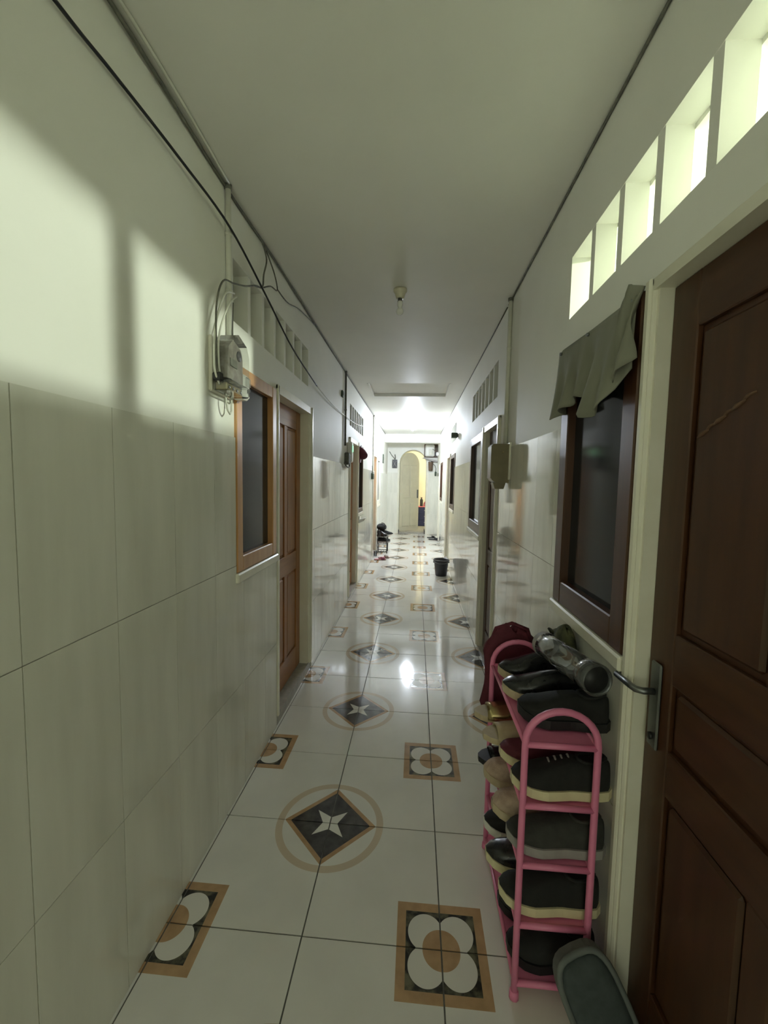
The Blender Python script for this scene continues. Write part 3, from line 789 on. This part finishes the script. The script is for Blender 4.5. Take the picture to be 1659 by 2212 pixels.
# little fittings
root = empty('junction_box', (WL, 4.32, 2.30), 'tiny dark box high on the left wall before the grey conduit', 'box')
mb = MB(); mb.cbox(0, .02, -.03, .03, 0, .065, .004); ob('body', mb, 'greenbox', root)
mb = MB(); mb.cbox(.02, .023, -.018, .018, .018, .046, .001); ob('lid', mb, 'wire_grey', root)
root = empty('wall_switch', (WL, 9.85, 1.86), 'narrow dark wall switch on the left near the arch', 'switch')
mb = MB(); mb.cbox(0, .015, -.10, .10, 0, .21, .004); ob('plate', mb, 'greenbox', root)
mb = MB(); mb.cbox(.015, .022, -.03, .03, .07, .14, .003); ob('rocker', mb, 'wire_grey', root)
root = empty('siren_box', (WR, 6.0, 2.07), 'small dark green box bracketed high on the right wall', 'box')
mb = MB(); mb.cbox(-.10, -.01, -.05, .05, 0, .07, .008); ob('body', mb, 'greenbox', root)
mb = MB(); mb.box(-.012, 0, -.02, .02, .015, .055); ob('bracket', mb, 'steel', root)
root = empty('wall_light', (WR, 10.95, 2.12), 'small white fitting on the right wall beyond the beam', 'light')
mb = MB(); mb.cbox(-.07, 0, -.06, .06, 0, .09, .012); ob('body', mb, 'white', root)
mb = MB(); mb.cbox(-.05, -.02, -.04, .04, -.012, .002, .004); ob('diffuser', mb, 'bulbglass', root)
# electrics on the end wall
root = empty('vent_grille', (-.585, YE, 1.80), 'dark square grille with pale crossed bars left of the arch', 'grille')
mb = MB(); mb.cbox(-.07, .07, -.035, 0, 0, .23, .006); ob('frame', mb, 'bucket', root)
for s_ in (-1, 1):
    mb = MB(); mb.tube([(-.055 * s_, -.038, .02), (.055 * s_, -.038, .21)], .006, 6); ob('cross_bar', mb, 'greysole', root)
root = empty('wall_cable_bundle', (-.585, YE, 2.05), 'grey cable tail above the crossed grille on the end wall', 'cable')
mb = MB(); mb.tube([(0, -.015, -.02), (-.02, -.015, .03), (-.08, -.012, .09), (-.15, -.01, .20)], .009, 6); ob('lead', mb, 'wire_grey', root)
mb = MB(); mb.tube([(.01, -.015, -.02), (.015, -.02, .05), (.0, -.015, .12)], .012, 6); ob('stub', mb, 'wire_grey', root)
root = empty('fuse_box', (.40, YE, 2.10), 'white fuse box on a brown board high right of the arch', 'fuse box')
mb = MB(); mb.cbox(-.19, .18, -.025, 0, 0, .36, .006); ob('board', mb, 'brown', root)
mb = MB(); mb.cbox(-.165, .09, -.13, -.025, .025, .345, .03); bx = ob('cabinet', mb, 'white', root)
mb = MB(); mb.cbox(-.06, .04, -.15, -.13, .06, .21, .01); ob('inner_cover', mb, 'wire_white', bx)
mb = MB(); mb.cbox(.10, .16, -.07, -.025, .04, .14, .008); ob('breaker', mb, 'bucket', root)
mb = MB(); mb.tube([(.03, -.14, .22), (.08, -.12, .19), (.12, -.06, .22), (.17, -.03, .27)], .008, 6); ob('lead', mb, 'wire_grey', root)
root = empty('wall_shelf', (.40, YE, 1.99), 'sloping dark ledge below the white fuse box', 'shelf')
mb = MB(); mb.prism([(-.24, .09), (-.20, .105), (.18, .02), (.18, -.02), (.12, -.015)], 'y', -.12, 0); ob('board', mb, 'greysole', root)
mb = MB(); mb.box(-.02, .0, -.08, 0, -.05, .05); ob('bracket', mb, 'steel', root)
root = empty('hanging_pot', (.395, YE - .07, 1.74), 'brown tapered pot hung below the sloping ledge', 'pot')
mb = MB(); mb.lathe([(.050, 0), (.056, .02), (.066, .22), (.072, .24), (.064, .24), (.05, .03)], (0, 0, 0), 18); ob('pot', mb, 'brown', root)
mb = MB(); mb.tube([(-.06, 0, .235), (0, .03, .262), (.06, 0, .235)], .004, 6); ob('hanger', mb, 'steel', root)
root = empty('extension_plug', (.535, YE - .02, 1.60), 'dull green plug hanging at the end of the far right ledge', 'plug')
mb = MB(); mb.cbox(-.025, .025, -.03, .01, 0, .12, .01); ob('body', mb, 'greenbox', root)
mb = MB(); mb.tube([(0, -.01, .12), (.005, -.01, .2), (-.02, -.01, .28), (-.08, -.01, .335)], .008, 6); ob('lead', mb, 'wire_grey', root)

# ------------------------------------------------------------------ cloth over the near right window
def lerp(x, xs, ys):
    if x <= xs[0]: return ys[0]
    for i in range(len(xs) - 1):
        if x <= xs[i + 1]:
            t = (x - xs[i]) / (xs[i + 1] - xs[i]); return ys[i] + (ys[i + 1] - ys[i]) * t
    return ys[-1]
root = empty('cloth_flap', (WR - .012, 1.45, 1.72), 'grey-green cloth nailed over the top of the red-brown window', 'cloth')
rows = []
NY, NZ = 46, 16
ys = [1.76 - (1.76 - 1.17) * j / NY for j in range(NY + 1)]
for i in range(NZ + 1):
    t = i / NZ; row = []
    for j, y in enumerate(ys):
        zt = lerp(y, [1.17, 1.45, 1.72, 1.76], [1.945, 1.955, 1.972, 1.962])
        zb = lerp(y, [1.17, 1.20, 1.24, 1.29, 1.34, 1.38, 1.42, 1.50, 1.53, 1.57, 1.66, 1.76],
                  [1.755, 1.70, 1.672, 1.645, 1.66, 1.70, 1.737, 1.747, 1.744, 1.728, 1.718, 1.712])
        out = .020 + .030 * t * (0.6 + .4 * math.sin(y * 21)) + .02 * t * t * math.sin(y * 47 + 1) + .035 * t * lerp(y, [1.20, 1.25, 1.36, 1.42], [0, 1, 1, 0])
        row.append((WR - out - root.location.x, y - root.location.y, zt + (zb - zt) * t - root.location.z + .004 * math.sin(y * 60) * t))
    rows.append(row)
mb = MB(); mb.grid(rows); o = ob('drape', mb, 'flap', root)
md = o.modifiers.new('thickness', 'SOLIDIFY'); md.thickness = .004
rows = []
for i in range(13):
    t = i / 12; row = []
    for j in range(7):
        s_ = j / 6
        y = 1.20 - .055 * s_ + .05 * t * (1 - t) - .01 * t
        row.append((WR - .018 - .05 * t * (1 - s_ * .6) - .012 * math.sin(s_ * 6 + t * 5) - root.location.x, y - root.location.y, lerp(t, [0, 1], [1.985 - .03 * s_, 1.725 - .01 * s_ + .06 * s_]) - root.location.z))
    rows.append(row)
mb = MB(); mb.grid(rows); o = ob('folded_edge', mb, 'flap', root)
md = o.modifiers.new('thickness', 'SOLIDIFY'); md.thickness = .004
for y in (1.185, 1.47, 1.73):
    mb = MB(); mb.lathe([(.006, -.004), (.006, .004)], (-.012, y - root.location.y, lerp(y, [1.17, 1.45, 1.72], [1.935, 1.945, 1.96]) - root.location.z), 8, 'x'); ob('nail', mb, 'steel', root)

# ------------------------------------------------------------------ shoes
def shoe(label, cat, loc, rot, upper='blackcloth', sole='cream', lining='black', L=.27, wid=.098, hgt=.085, group=None, high=0.0, sole_h=.026, laces=None, name='shoe'):
    """toe along +x, heel at 0"""
    root = empty(name, loc, label, cat, group, rot=rot)
    NS = 18
    def half(t): return wid / 2 * lerp(t, [0, .06, .2, .42, .68, .85, .95, 1.0], [.35, .68, .78, .74, 1.0, .90, .60, .18])
    def cy(t): return .006 * math.sin(t * PI) 
    ts = [k / NS for k in range(NS + 1)]
    spring = lambda t: .014 * max(0, (t - .72) / .28) ** 2
    # sole
    left = [(t * L, cy(t) + half(t) + .004) for t in ts]; right = [(t * L, cy(t) - half(t) - .004) for t in ts][::-1]
    pts = left + right; n = len(pts); vs = []
    for z in (0, sole_h):
        for p in pts: vs.append((p[0], p[1], z + spring(p[0] / L)))
    fs = [(k, (k + 1) % n, n + (k + 1) % n, n + k) for k in range(n)]
    for k in range(NS):
        a, b = k, n - 1 - k
        fs.append((a, a + 1, b - 1, b)); fs.append((n + a, n + b, n + b - 1, n + a + 1))
    mb = MB(); mb.add(vs, fs); ob('sole', mb, sole, root)
    # upper: arched sections, open collar in front of the heel
    rows = []; NA = 12
    for t in ts:
        h = lerp(t, [0, .08, .28, .40, .55, .75, .9, 1.0], [hgt * .8 + high, hgt * .95 + high, hgt * .84 + high, hgt * .92 + high * .8, hgt * .80, hgt * .56, hgt * .42, hgt * .12])
        w = max(half(t) * .97, .004); row = []
        for k in range(NA + 1):
            a = PI * k / NA
            cxx, szz = math.cos(a), math.sin(a)
            x_ = t * L + (.004 if t == 0 else 0)
            row.append((x_, cy(t) + w * (abs(cxx) ** .7) * (1 if cxx >= 0 else -1), sole_h * .8 + spring(t) + h * szz ** .75))
        rows.append(row)
    mb = MB(); mb.grid(rows)
    mb.f.append(tuple(range(NA + 1))); mb.sm.append(False)
    up = ob('upper', mb, upper, root)
    # collar, and a lining disc, dark by default to draw the shaded opening
    ring = []
    for k in range(16):
        a = 2 * PI * k / 16
        t = .20 + .15 * math.cos(a)
        hz = lerp(t, [0, .08, .28, .40], [hgt * .8 + high, hgt * .95 + high, hgt * .84 + high, hgt * .92 + high * .8]) + sole_h * .8
        ring.append((t * L, cy(t) + half(t) * .62 * math.sin(a), hz + .001))
    mb = MB(); mb.add(ring + [(.20 * L, 0, sole_h + hgt * .8 + high - .012)], [(k, (k + 1) % 16, 16) for k in range(16)], True); ob('lining', mb, lining, root)
    mb = MB(); mb.tube(ring, .005, 6, closed=True); ob('collar', mb, upper, up)
    if laces:
        for k in range(4):
            t = .42 + k * .065
            h = lerp(t, [.40, .55, .75], [hgt * .92 + high * .8, hgt * .80, hgt * .56]) + sole_h * .8
            mb = MB(); mb.tube([(t * L, -half(t) * .5, h - .012), (t * L + .004, 0, h + .003), (t * L, half(t) * .5, h - .012)], .003, 6); ob('lace', mb, laces, root)
    return root

def sandal(label, loc, rot, sole='black', strap='black', L=.26, wid=.095, cat='sandal', group=None, back=False, name='sandal', insole=None):
    root = empty(name, loc, label, cat, group, rot=rot)
    NS = 16
    def half(t): return wid / 2 * lerp(t, [0, .06, .2, .45, .70, .88, .96, 1.0], [.35, .68, .78, .70, 1.0, .88, .58, .2])
    ts = [k / NS for k in range(NS + 1)]
    pts = [(t * L, half(t)) for t in ts] + [(t * L, -half(t)) for t in ts][::-1]
    n = len(pts); vs = [(p[0], p[1], z) for z in (0, .02) for p in pts]
    fs = [(k, (k + 1) % n, n + (k + 1) % n, n + k) for k in range(n)]
    for k in range(NS):
        a, b = k, n - 1 - k
        fs.append((a, a + 1, b - 1, b)); fs.append((n + a, n + b, n + b - 1, n + a + 1))
    mb = MB(); mb.add(vs, fs); ob('sole', mb, sole, root)
    if insole:
        mb = MB(); mb.add([(p[0] * .94 + .008, p[1] * .86, .0215) for p in pts], [tuple(range(n))]); ob('insole', mb, insole, root)
    rows = []
    for i in range(6):
        t = .56 + .30 * i / 5; w = half(t) + .003; row = []
        for k in range(11):
            a = PI * k / 10
            row.append((t * L, w * math.cos(a), .008 + .05 * math.sin(a) ** .8 * (1 - .25 * i / 5)))
        rows.append(row)
    mb = MB(); mb.grid(rows); o = ob('strap', mb, strap, root)
    md = o.modifiers.new('thickness', 'SOLIDIFY'); md.thickness = .004
    if back:
        w = half(.1) + .003
        mb = MB(); mb.tube([(.22 * L, w, .012), (.12 * L, w, .04), (.01 * L, 0, .062), (.12 * L, -w, .04), (.22 * L, -w, .012)], .006, 6); ob('heel_strap', mb, strap, root)
    return root

# ------------------------------------------------------------------ pink shoe rack
RKX0, RKX1, RKY0, RKY1 = .312, .502, 1.10, 1.585
TIERS = [.045, .222, .400, .574, .748]
root = empty('shoe_rack', ((RKX0 + RKX1) / 2, (RKY0 + RKY1) / 2, 0), 'pink tiered shoe rack against the right wall', 'shoe rack')
br = .0095
for yy in (RKY0, RKY1):
    xc, rr = (RKX0 + RKX1) / 2, (RKX1 - RKX0) / 2
    pts = [(RKX0, yy, 0), (RKX0, yy, .3), (RKX0, yy, .752)] + [(xc - rr * math.cos(PI * k / 14), yy, .755 + rr * .95 * math.sin(PI * k / 14)) for k in range(1, 14)] + [(RKX1, yy, .752), (RKX1, yy, .3), (RKX1, yy, 0)]
    mb = MB(); mb.tube(pts, br, 10); ob('end_hoop', mb, 'pink', root, True)
    for z in TIERS:
        mb = MB(); mb.tube([(RKX0, yy, z), (RKX1, yy, z)], .0085, 8); ob('cross_bar', mb, 'pink', root, True)
for z in TIERS:
    for xx in (RKX0, RKX1):
        mb = MB(); mb.tube([(xx, RKY0, z), (xx, RKY1, z)], .0065, 8); ob('side_rail', mb, 'pink', root, True)
    mb = MB(); mb.box(RKX0 + .004, RKX1 - .004, RKY0 + .006, RKY1 - .006, z - .003, z + .003); ob('shelf', mb, 'pink', root, True)
for xx in (RKX0, RKX1):
    for yy in (RKY0, RKY1):
        mb = MB(); mb.lathe([(.014, 0), (.013, .018), (.010, .022)], (xx, yy, 0), 10); ob('foot_cap', mb, 'pink', root, True)

RG = 'footwear on the pink rack'
def rshoe(label, tier, y, x_heel=.555, yaw=180, dz=.0, pitch=0, roll=0, **k):
    return shoe(label, 'shoe', (x_heel, y, TIERS[tier] + .0085 + dz), (math.radians(roll), math.radians(pitch), math.radians(yaw)), group=RG, **k)
# tier with cream soles just under the top
rshoe('black canvas shoe with thick cream sole on the pink rack, second shelf from top', 3, 1.163, yaw=179, upper='blackcloth', sole='cream', laces='greysole', x_heel=.565, hgt=.088)
rshoe('dark maroon shoe beside the cream-soled shoe on the second rack shelf', 3, 1.29, yaw=182, upper='maroon', sole='cream', hgt=.07)
sandal('beige strap sandal sticking out of the second rack shelf', (.55, 1.40, TIERS[3] + .0085), (0, 0, math.radians(183)), 'beigeleather', 'beigeleather', L=.30, group=RG, back=True)
sandal('gold and beige sandal at the far end of the second rack shelf', (.55, 1.51, TIERS[3] + .0085), (0, 0, math.radians(178)), 'beigeleather', 'gold', L=.31, group=RG, back=True)
# third shelf
rshoe('charcoal knit shoe with grey sole on the middle rack shelf', 2, 1.165, yaw=178, upper='greycloth', sole='greysole', hgt=.085, x_heel=.56)
rshoe('beige plush slipper poking out of the middle rack shelf', 2, 1.29, yaw=184, upper='beigefur', sole='beigeleather', lining='beigefur', L=.29, hgt=.10, name='slipper')
rshoe('second beige plush slipper farther along the middle rack shelf', 2, 1.41, yaw=177, upper='beigefur', sole='beigeleather', lining='beigefur', L=.29, hgt=.10, name='slipper')
sandal('black slide sandal hanging off the far end of the middle rack shelf', (.54, 1.52, TIERS[2] + .0085), (0, 0, math.radians(180)), 'black', 'blackgloss', L=.28, group=RG)
# fourth shelf
rshoe('black canvas shoe with cream sole on the second lowest rack shelf', 1, 1.165, yaw=178, upper='blackcloth', sole='cream', hgt=.085, L=.28, x_heel=.555)
rshoe('black shoe with cream toe poking out low on the rack', 1, 1.285, yaw=180, upper='blackgloss', sole='cream', hgt=.085, L=.30, x_heel=.555)
rshoe('black shoe with white sole far along the second lowest shelf', 1, 1.42, yaw=182, upper='blackcloth', sole='white', hgt=.08, L=.285)
# lowest shelf
rshoe('dusty black shoe nearest on the lowest rack shelf', 0, 1.17, yaw=179, upper='blackcloth', sole='black', hgt=.085, L=.25)
rshoe('dark grey shoe in the middle of the lowest rack shelf', 0, 1.31, yaw=181, upper='greycloth', sole='black', hgt=.085, L=.25)
# top: black shoes, clear bottle, cap, maroon bag
rshoe('large black shoe filling the near end of the top rack shelf', 4, 1.20, yaw=172, upper='blackcloth', sole='black', hgt=.078, L=.25, x_heel=.57, wid=.112)
rshoe('black leather shoe on the top rack shelf with a pale insole', 4, 1.345, yaw=178, upper='blackgloss', sole='beigeleather', hgt=.078, L=.27, x_heel=.572)
rshoe('glossy black shoe standing at the far end of the top rack shelf', 4, 1.50, yaw=186, upper='blackgloss', sole='beigeleather', hgt=.080, L=.25, x_heel=.562)
# maroon cloth bag draped over the far end
root = empty('cloth_bag', (.39, 1.63, .55), 'maroon cloth bag hanging over the far end of the pink rack', 'bag', RG)
rows = []
for i in range(13):
    u = i / 12; row = []
    for j in range(25):
        b_ = 2 * PI * j / 24
        wx = .105 + .012 * math.sin(u * 7 + 1); wy = .026
        z_ = .335 - .36 * u + .02 * math.sin(b_ * 2 + u * 3) * (1 - u)
        k_ = math.sin(min(1, (u + .05) * 3) * PI / 2) * (1 - .5 * max(0, u - .75) / .25)
        row.append((wx * k_ * math.cos(b_) * (1 + .06 * math.sin(5 * b_ + u * 6)) - .004, wy * k_ * math.sin(b_) * (1 + .10 * math.sin(4 * b_)), z_ - .05 * u * max(0, -math.cos(b_))))
    rows.append(row)
mb = MB(); mb.grid(rows); ob('body', mb, 'maroon', root)
mb = MB(); mb.tube([(-.08, 0, .27), (-.06, .0, .33), (0, .0, .352), (.06, .0, .33), (.08, 0, .27)], .008, 6); ob('strap', mb, 'maroon', root)
# clear plastic bottle lying across the top
root = empty('plastic_bottle', (.478, 1.265, .9145), 'clear plastic bottle lying across the shoes on top of the rack', 'bottle', rot=(0, 0, 0))
d = Vector((.055, -.28, .012)).normalized()
root.rotation_euler = d.to_track_quat('Z', 'Y').to_euler()
prof = [(.034, -.16), (.040, -.155), (.041, -.05), (.039, -.04), (.041, -.03), (.041, .06), (.034, .075), (.034, .085)]
mb = MB(); mb.lathe(prof, (0, 0, 0), 24, cap=True); ob('body', mb, 'bottle', root)
mb = MB(); mb.lathe([(.036, .080), (.044, .090), (.045, .135), (.041, .140), (.038, .135), (.036, .095)], (0, 0, 0), 24, cap=False); ob('neck_ring', mb, 'bottle', root)
mb = MB(); mb.lathe([(.037, .10), (.037, .128)], (0, 0, 0), 24); ob('dark_mouth', mb, 'black', root)
mb = MB(); mb.lathe([(.041, -.158), (.042, -.15), (.042, -.135)], (0, 0, 0), 24, cap=False); ob('base_ring', mb, 'greysole', root)
# olive cap pushed against the wall
root = empty('camouflage_cap', (.541, 1.475, .868), 'crumpled olive camouflage cap wedged against the wall behind the bottle', 'cap')
rows = []
for i in range(13):
    a = PI * i / 12 * .5; row = []
    for j in range(25):
        b_ = 2 * PI * j / 24
        r_ = .068 * math.cos(a) * (1 + .10 * math.sin(3 * b_ + 1) + .06 * math.sin(7 * b_))
        row.append((r_ * math.cos(b_) * .42, r_ * math.sin(b_) * 1.25, .082 * math.sin(a) * (1 + .12 * math.sin(2 * b_ + 2))))
    rows.append(row)
mb = MB(); mb.grid(rows); ob('crown', mb, 'olive', root)
rows = []
for i in range(5):
    q = i / 4; row = []
    for j in range(9):
        b_ = math.radians(40 + 100 * j / 8)
        r_ = .062 + .055 * q
        row.append((r_ * math.cos(b_) * .4, r_ * math.sin(b_) * 1.2, .006 + .03 * q * abs(math.cos(b_)) + .012 * q))
    rows.append(row)
mb = MB(); mb.grid(rows); o = ob('brim', mb, 'olive', root); md = o.modifiers.new('thickness', 'SOLIDIFY'); md.thickness = .004
mb = MB(); mb.lathe([(.006, 0), (.006, .006), (.002, .008)], (0, 0, .080), 8); ob('button', mb, 'olive', root)

# grey shoe propped upright at the foot of the door frame
root = empty('canvas_slipper', (.495, 1.00, .0), 'slate grey padded slipper propped upright beside the pink rack', 'slipper', rot=(math.radians(0), 0, 0))
def pad(w, h, n=28):
    out = []
    for k in range(n):
        a = 2 * PI * k / n; c_, s_ = math.cos(a), math.sin(a)
        out.append((w * (abs(c_) ** .6) * (1 if c_ >= 0 else -1), h * (abs(s_) ** .6) * (1 if s_ >= 0 else -1)))
    return out
pp = pad(.078, .125)
rot = Matrix.Rotation(math.radians(-26), 4, 'Y') @ Matrix.Rotation(math.radians(-18), 4, 'X') @ Matrix.Rotation(math.radians(10), 4, 'Z')
def place(mb, dx, dy, dz):
    mb.v = [tuple(rot @ Vector(v) + Vector((dx, dy, dz))) for v in mb.v]; return mb
mb = MB(); mb.prism(pp, 'y', 0, .03); ob('sole', place(mb, .0, 0, .125), 'palegrey', root)
rows = []
for i in range(7):
    a = PI / 2 * i / 6; row = []
    for k in range(29):
        p_ = pad(.068 * math.cos(a) ** .6 + .0001, .114 * math.cos(a) ** .6 + .0001)[k % 28]
        row.append((p_[0], -.028 * math.sin(a), p_[1]))
    rows.append(row)
mb = MB(); mb.grid(rows); ob('padded_face', place(mb, .0, 0, .125), 'greycanvas', root)
mb = MB(); mb.tube([(p_[0] * .93, -.004, p_[1] * .96) for p_ in pad(.078, .125)], .008, 8, closed=True); ob('binding', place(mb, 0, 0, .125), 'palegrey', root)

# ------------------------------------------------------------------ things farther down the corridor
root = empty('bucket', (.425, 6.42, 0), 'charcoal plastic bucket standing by the right wall', 'bucket')
mb = MB(); mb.lathe([(.078, 0), (.088, .01), (.112, .225), (.124, .235), (.126, .255), (.118, .258), (.110, .24), (.085, .02), (.01, .018)], (0, 0, 0), 28); ob('body', mb, 'bucket', root)
mb = MB(); mb.tube([(.122 * math.cos(PI * k / 16 + PI), -.0 + .126 * math.sin(PI * k / 16 + PI), .236 - .03 * math.sin(PI * k / 16)) for k in range(17)], .004, 6); ob('bail_handle', mb, 'steel', root)
for s_ in (-1, 1):
    mb = MB(); mb.cbox(.112 * s_ - .012, .112 * s_ + .012, -.018, .018, .20, .236, .005); ob('handle_lug', mb, 'bucket', root)

root = empty('shoe_rack', (-.64, 8.32, 0), 'small black shoe rack on the floor by the left wall', 'shoe rack')
for x_ in (-.095, .095):
    for y_ in (-.09, .20):
        mb = MB(); mb.tube([(x_, y_, 0), (x_, y_, .33)], .009, 8); ob('leg', mb, 'black', root)
for z_ in (.03, .125, .20, .32):
    for y_ in (-.09, .20):
        mb = MB(); mb.tube([(-.095, y_, z_), (.095, y_, z_)], .007, 6); ob('cross_bar', mb, 'black', root)
for z_ in (.035, .20, .32):
    for k in range(4):
        xx = -.075 + .05 * k
        mb = MB(); mb.tube([(xx, -.09, z_), (xx, .20, z_)], .005, 6); ob('shelf_bar', mb, 'black', root)
FG = 'shoes on the small black rack'
shoe('black shoe jutting out over the lower tier of the black rack', 'shoe', (-.74, 8.285, .212), (0, 0, 0), 'blackcloth', 'greysole', group=FG, hgt=.066, L=.26, wid=.11)
shoe('black shoe behind on the lower tier of the black rack', 'shoe', (-.74, 8.44, .212), (0, 0, 0), 'blackcloth', 'black', group=FG, hgt=.065, L=.25)
shoe('black sneaker with white sole highest at the right of the black rack', 'shoe', (-.73, 8.42, .332), (0, 0, math.radians(8)), 'blackcloth', 'white', group=FG, hgt=.10, L=.30, wid=.11)
shoe('bulky black shoe on the near top of the black rack', 'shoe', (-.75, 8.28, .332), (0, 0, math.radians(-4)), 'blackgloss', 'black', group=FG, hgt=.10, L=.21, wid=.12, high=.02)
root = empty('backpack', (-.665, 8.36, .497), 'rounded black bag heaped on top of the small black rack', 'bag', FG)
rows = []
for i in range(10):
    a = PI * i / 9 - PI / 2; row = []
    for j in range(19):
        b_ = 2 * PI * j / 18
        row.append((.100 * math.cos(a) * math.cos(b_) * (1 + .10 * math.sin(3 * b_)), .11 * math.cos(a) * math.sin(b_), .062 * math.sin(a) * (1 + .22 * math.cos(2 * b_ + .6)) + .016))
    rows.append(row)
mb = MB(); mb.grid(rows); ob('body', mb, 'blackcloth', root)
mb = MB(); mb.tube([(.06, -.08, .02), (.085, -.06, .06), (.05, -.05, .10), (.0, -.04, .105)], .008, 6); ob('strap', mb, 'greycloth', root)
sandal('pinkish flip-flop sandal lying left on the floor before the black rack', (-.72, 7.48, 0), (0, 0, math.radians(14)), 'brown', 'maroon', insole='hotpink', L=.22, wid=.085)
sandal('brown flip-flop sandal lying right on the floor before the black rack', (-.66, 7.66, 0), (0, 0, math.radians(22)), 'brown', 'brown', insole='hotpink', L=.22, wid=.085)
sandal('black sandal lying on the floor near the far right door', (.36, 10.42, 0), (0, 0, math.radians(-8)), 'black', 'black', L=.25)
sandal('black sandal tucked against the far right wall', (.33, 10.72, 0), (0, 0, math.radians(12)), 'black', 'blackgloss', L=.22)
# red cap hanging on the second left door frame
root = empty('red_cap', (WL, 5.66, 1.80), 'dark red cap hanging beside the second left door', 'cap')
rows = []
for i in range(9):
    a = PI / 2 * i / 8; row = []
    for j in range(19):
        b_ = 2 * PI * j / 18
        row.append((.02 + .10 * math.sin(a) * (1 + .06 * math.sin(3 * b_)), .09 * math.cos(a) * math.cos(b_), .085 * math.cos(a) * math.sin(b_) + .02 - .03 * math.sin(a)))
    rows.append(row)
mb = MB(); mb.grid(rows); ob('crown', mb, 'maroon', root)
mb = MB(); mb.prism([(-.08, -.05), (.08, -.05), (.06, -.11), (-.06, -.11)], 'x', .015, .03); ob('brim', mb, 'maroon', root)
mb = MB(); mb.tube([(0, 0, .10), (.03, 0, .105), (.04, 0, .12)], .005, 6); ob('hook', mb, 'steel', root)
root = empty('door_basket', (WL + .014, 5.75, .86), 'small white tray fixed under the narrow dark left window', 'tray')
mb = MB(); mb.prism([(0, 0), (.075, .035), (.09, .07), (0, .05)], 'y', -.09, .09); ob('tray', mb, 'white', root)
mb = MB(); mb.cbox(0, .010, -.06, .06, .045, .09, .003); ob('back_plate', mb, 'trim', root)
root = empty('plastic_cup', (-.735, 7.86, .0), 'translucent white cup on the floor by the left wall', 'cup')
mb = MB(); mb.lathe([(.028, 0), (.036, .10), (.034, .10), (.026, .006)], (0, 0, 0), 16); ob('cup', mb, 'bottle', root)
mb = MB(); mb.tube([(.036 * math.cos(2 * PI * k / 14), .036 * math.sin(2 * PI * k / 14), .10) for k in range(14)], .0022, 5, closed=True); ob('rim', mb, 'bottle', root)

# furniture seen through the arch
root = empty('storage_cabinet', (.34, 13.45, .03), 'navy blue cabinet in the room beyond the archway', 'cabinet')
mb = MB(); mb.cbox(-.25, .25, -.2, .2, 0, .60, .01); ob('body', mb, 'blue', root)
for k in range(3):
    mb = MB(); mb.cbox(-.235, .235, -.212, -.2, .02 + .19 * k, .195 + .19 * k, .006); dw = ob('drawer', mb, 'blue', root)
    mb = MB(); mb.tube([(-.05, -.215, .12 + .19 * k), (.05, -.215, .12 + .19 * k)], .008, 6); ob('handle', mb, 'white', dw)
mb = MB(); mb.cbox(-.26, .26, -.21, .21, .60, .625, .006); ob('top', mb, 'hotpink', root)
root = empty('plush_bundle', (.38, 13.42, .655), 'coral pink soft bundle on top of the navy cabinet', 'bundle')
rows = []
for i in range(9):
    a = PI / 2 * i / 8; row = []
    for j in range(17):
        b_ = 2 * PI * j / 16
        row.append((.12 * math.cos(a) * math.cos(b_) * (1 + .12 * math.sin(3 * b_)), .1 * math.cos(a) * math.sin(b_), .19 * math.sin(a)))
    rows.append(row)
mb = MB(); mb.grid(rows); ob('body', mb, 'hotpink', root)
mb = MB(); mb.tube([(-.09, -.07, .05), (0, -.105, .07), (.09, -.07, .05)], .008, 6); ob('tie', mb, 'white', root)
root = empty('black_bottle', (.20, 13.40, .655), 'dark tall bottle beside the coral bundle on the cabinet', 'bottle')
mb = MB(); mb.lathe([(.045, 0), (.048, .01), (.048, .20), (.02, .24), (.02, .26)], (0, 0, 0), 16); ob('body', mb, 'black', root)
mb = MB(); mb.lathe([(.024, .255), (.024, .285)], (0, 0, 0), 12); ob('lid', mb, 'maroon', root)
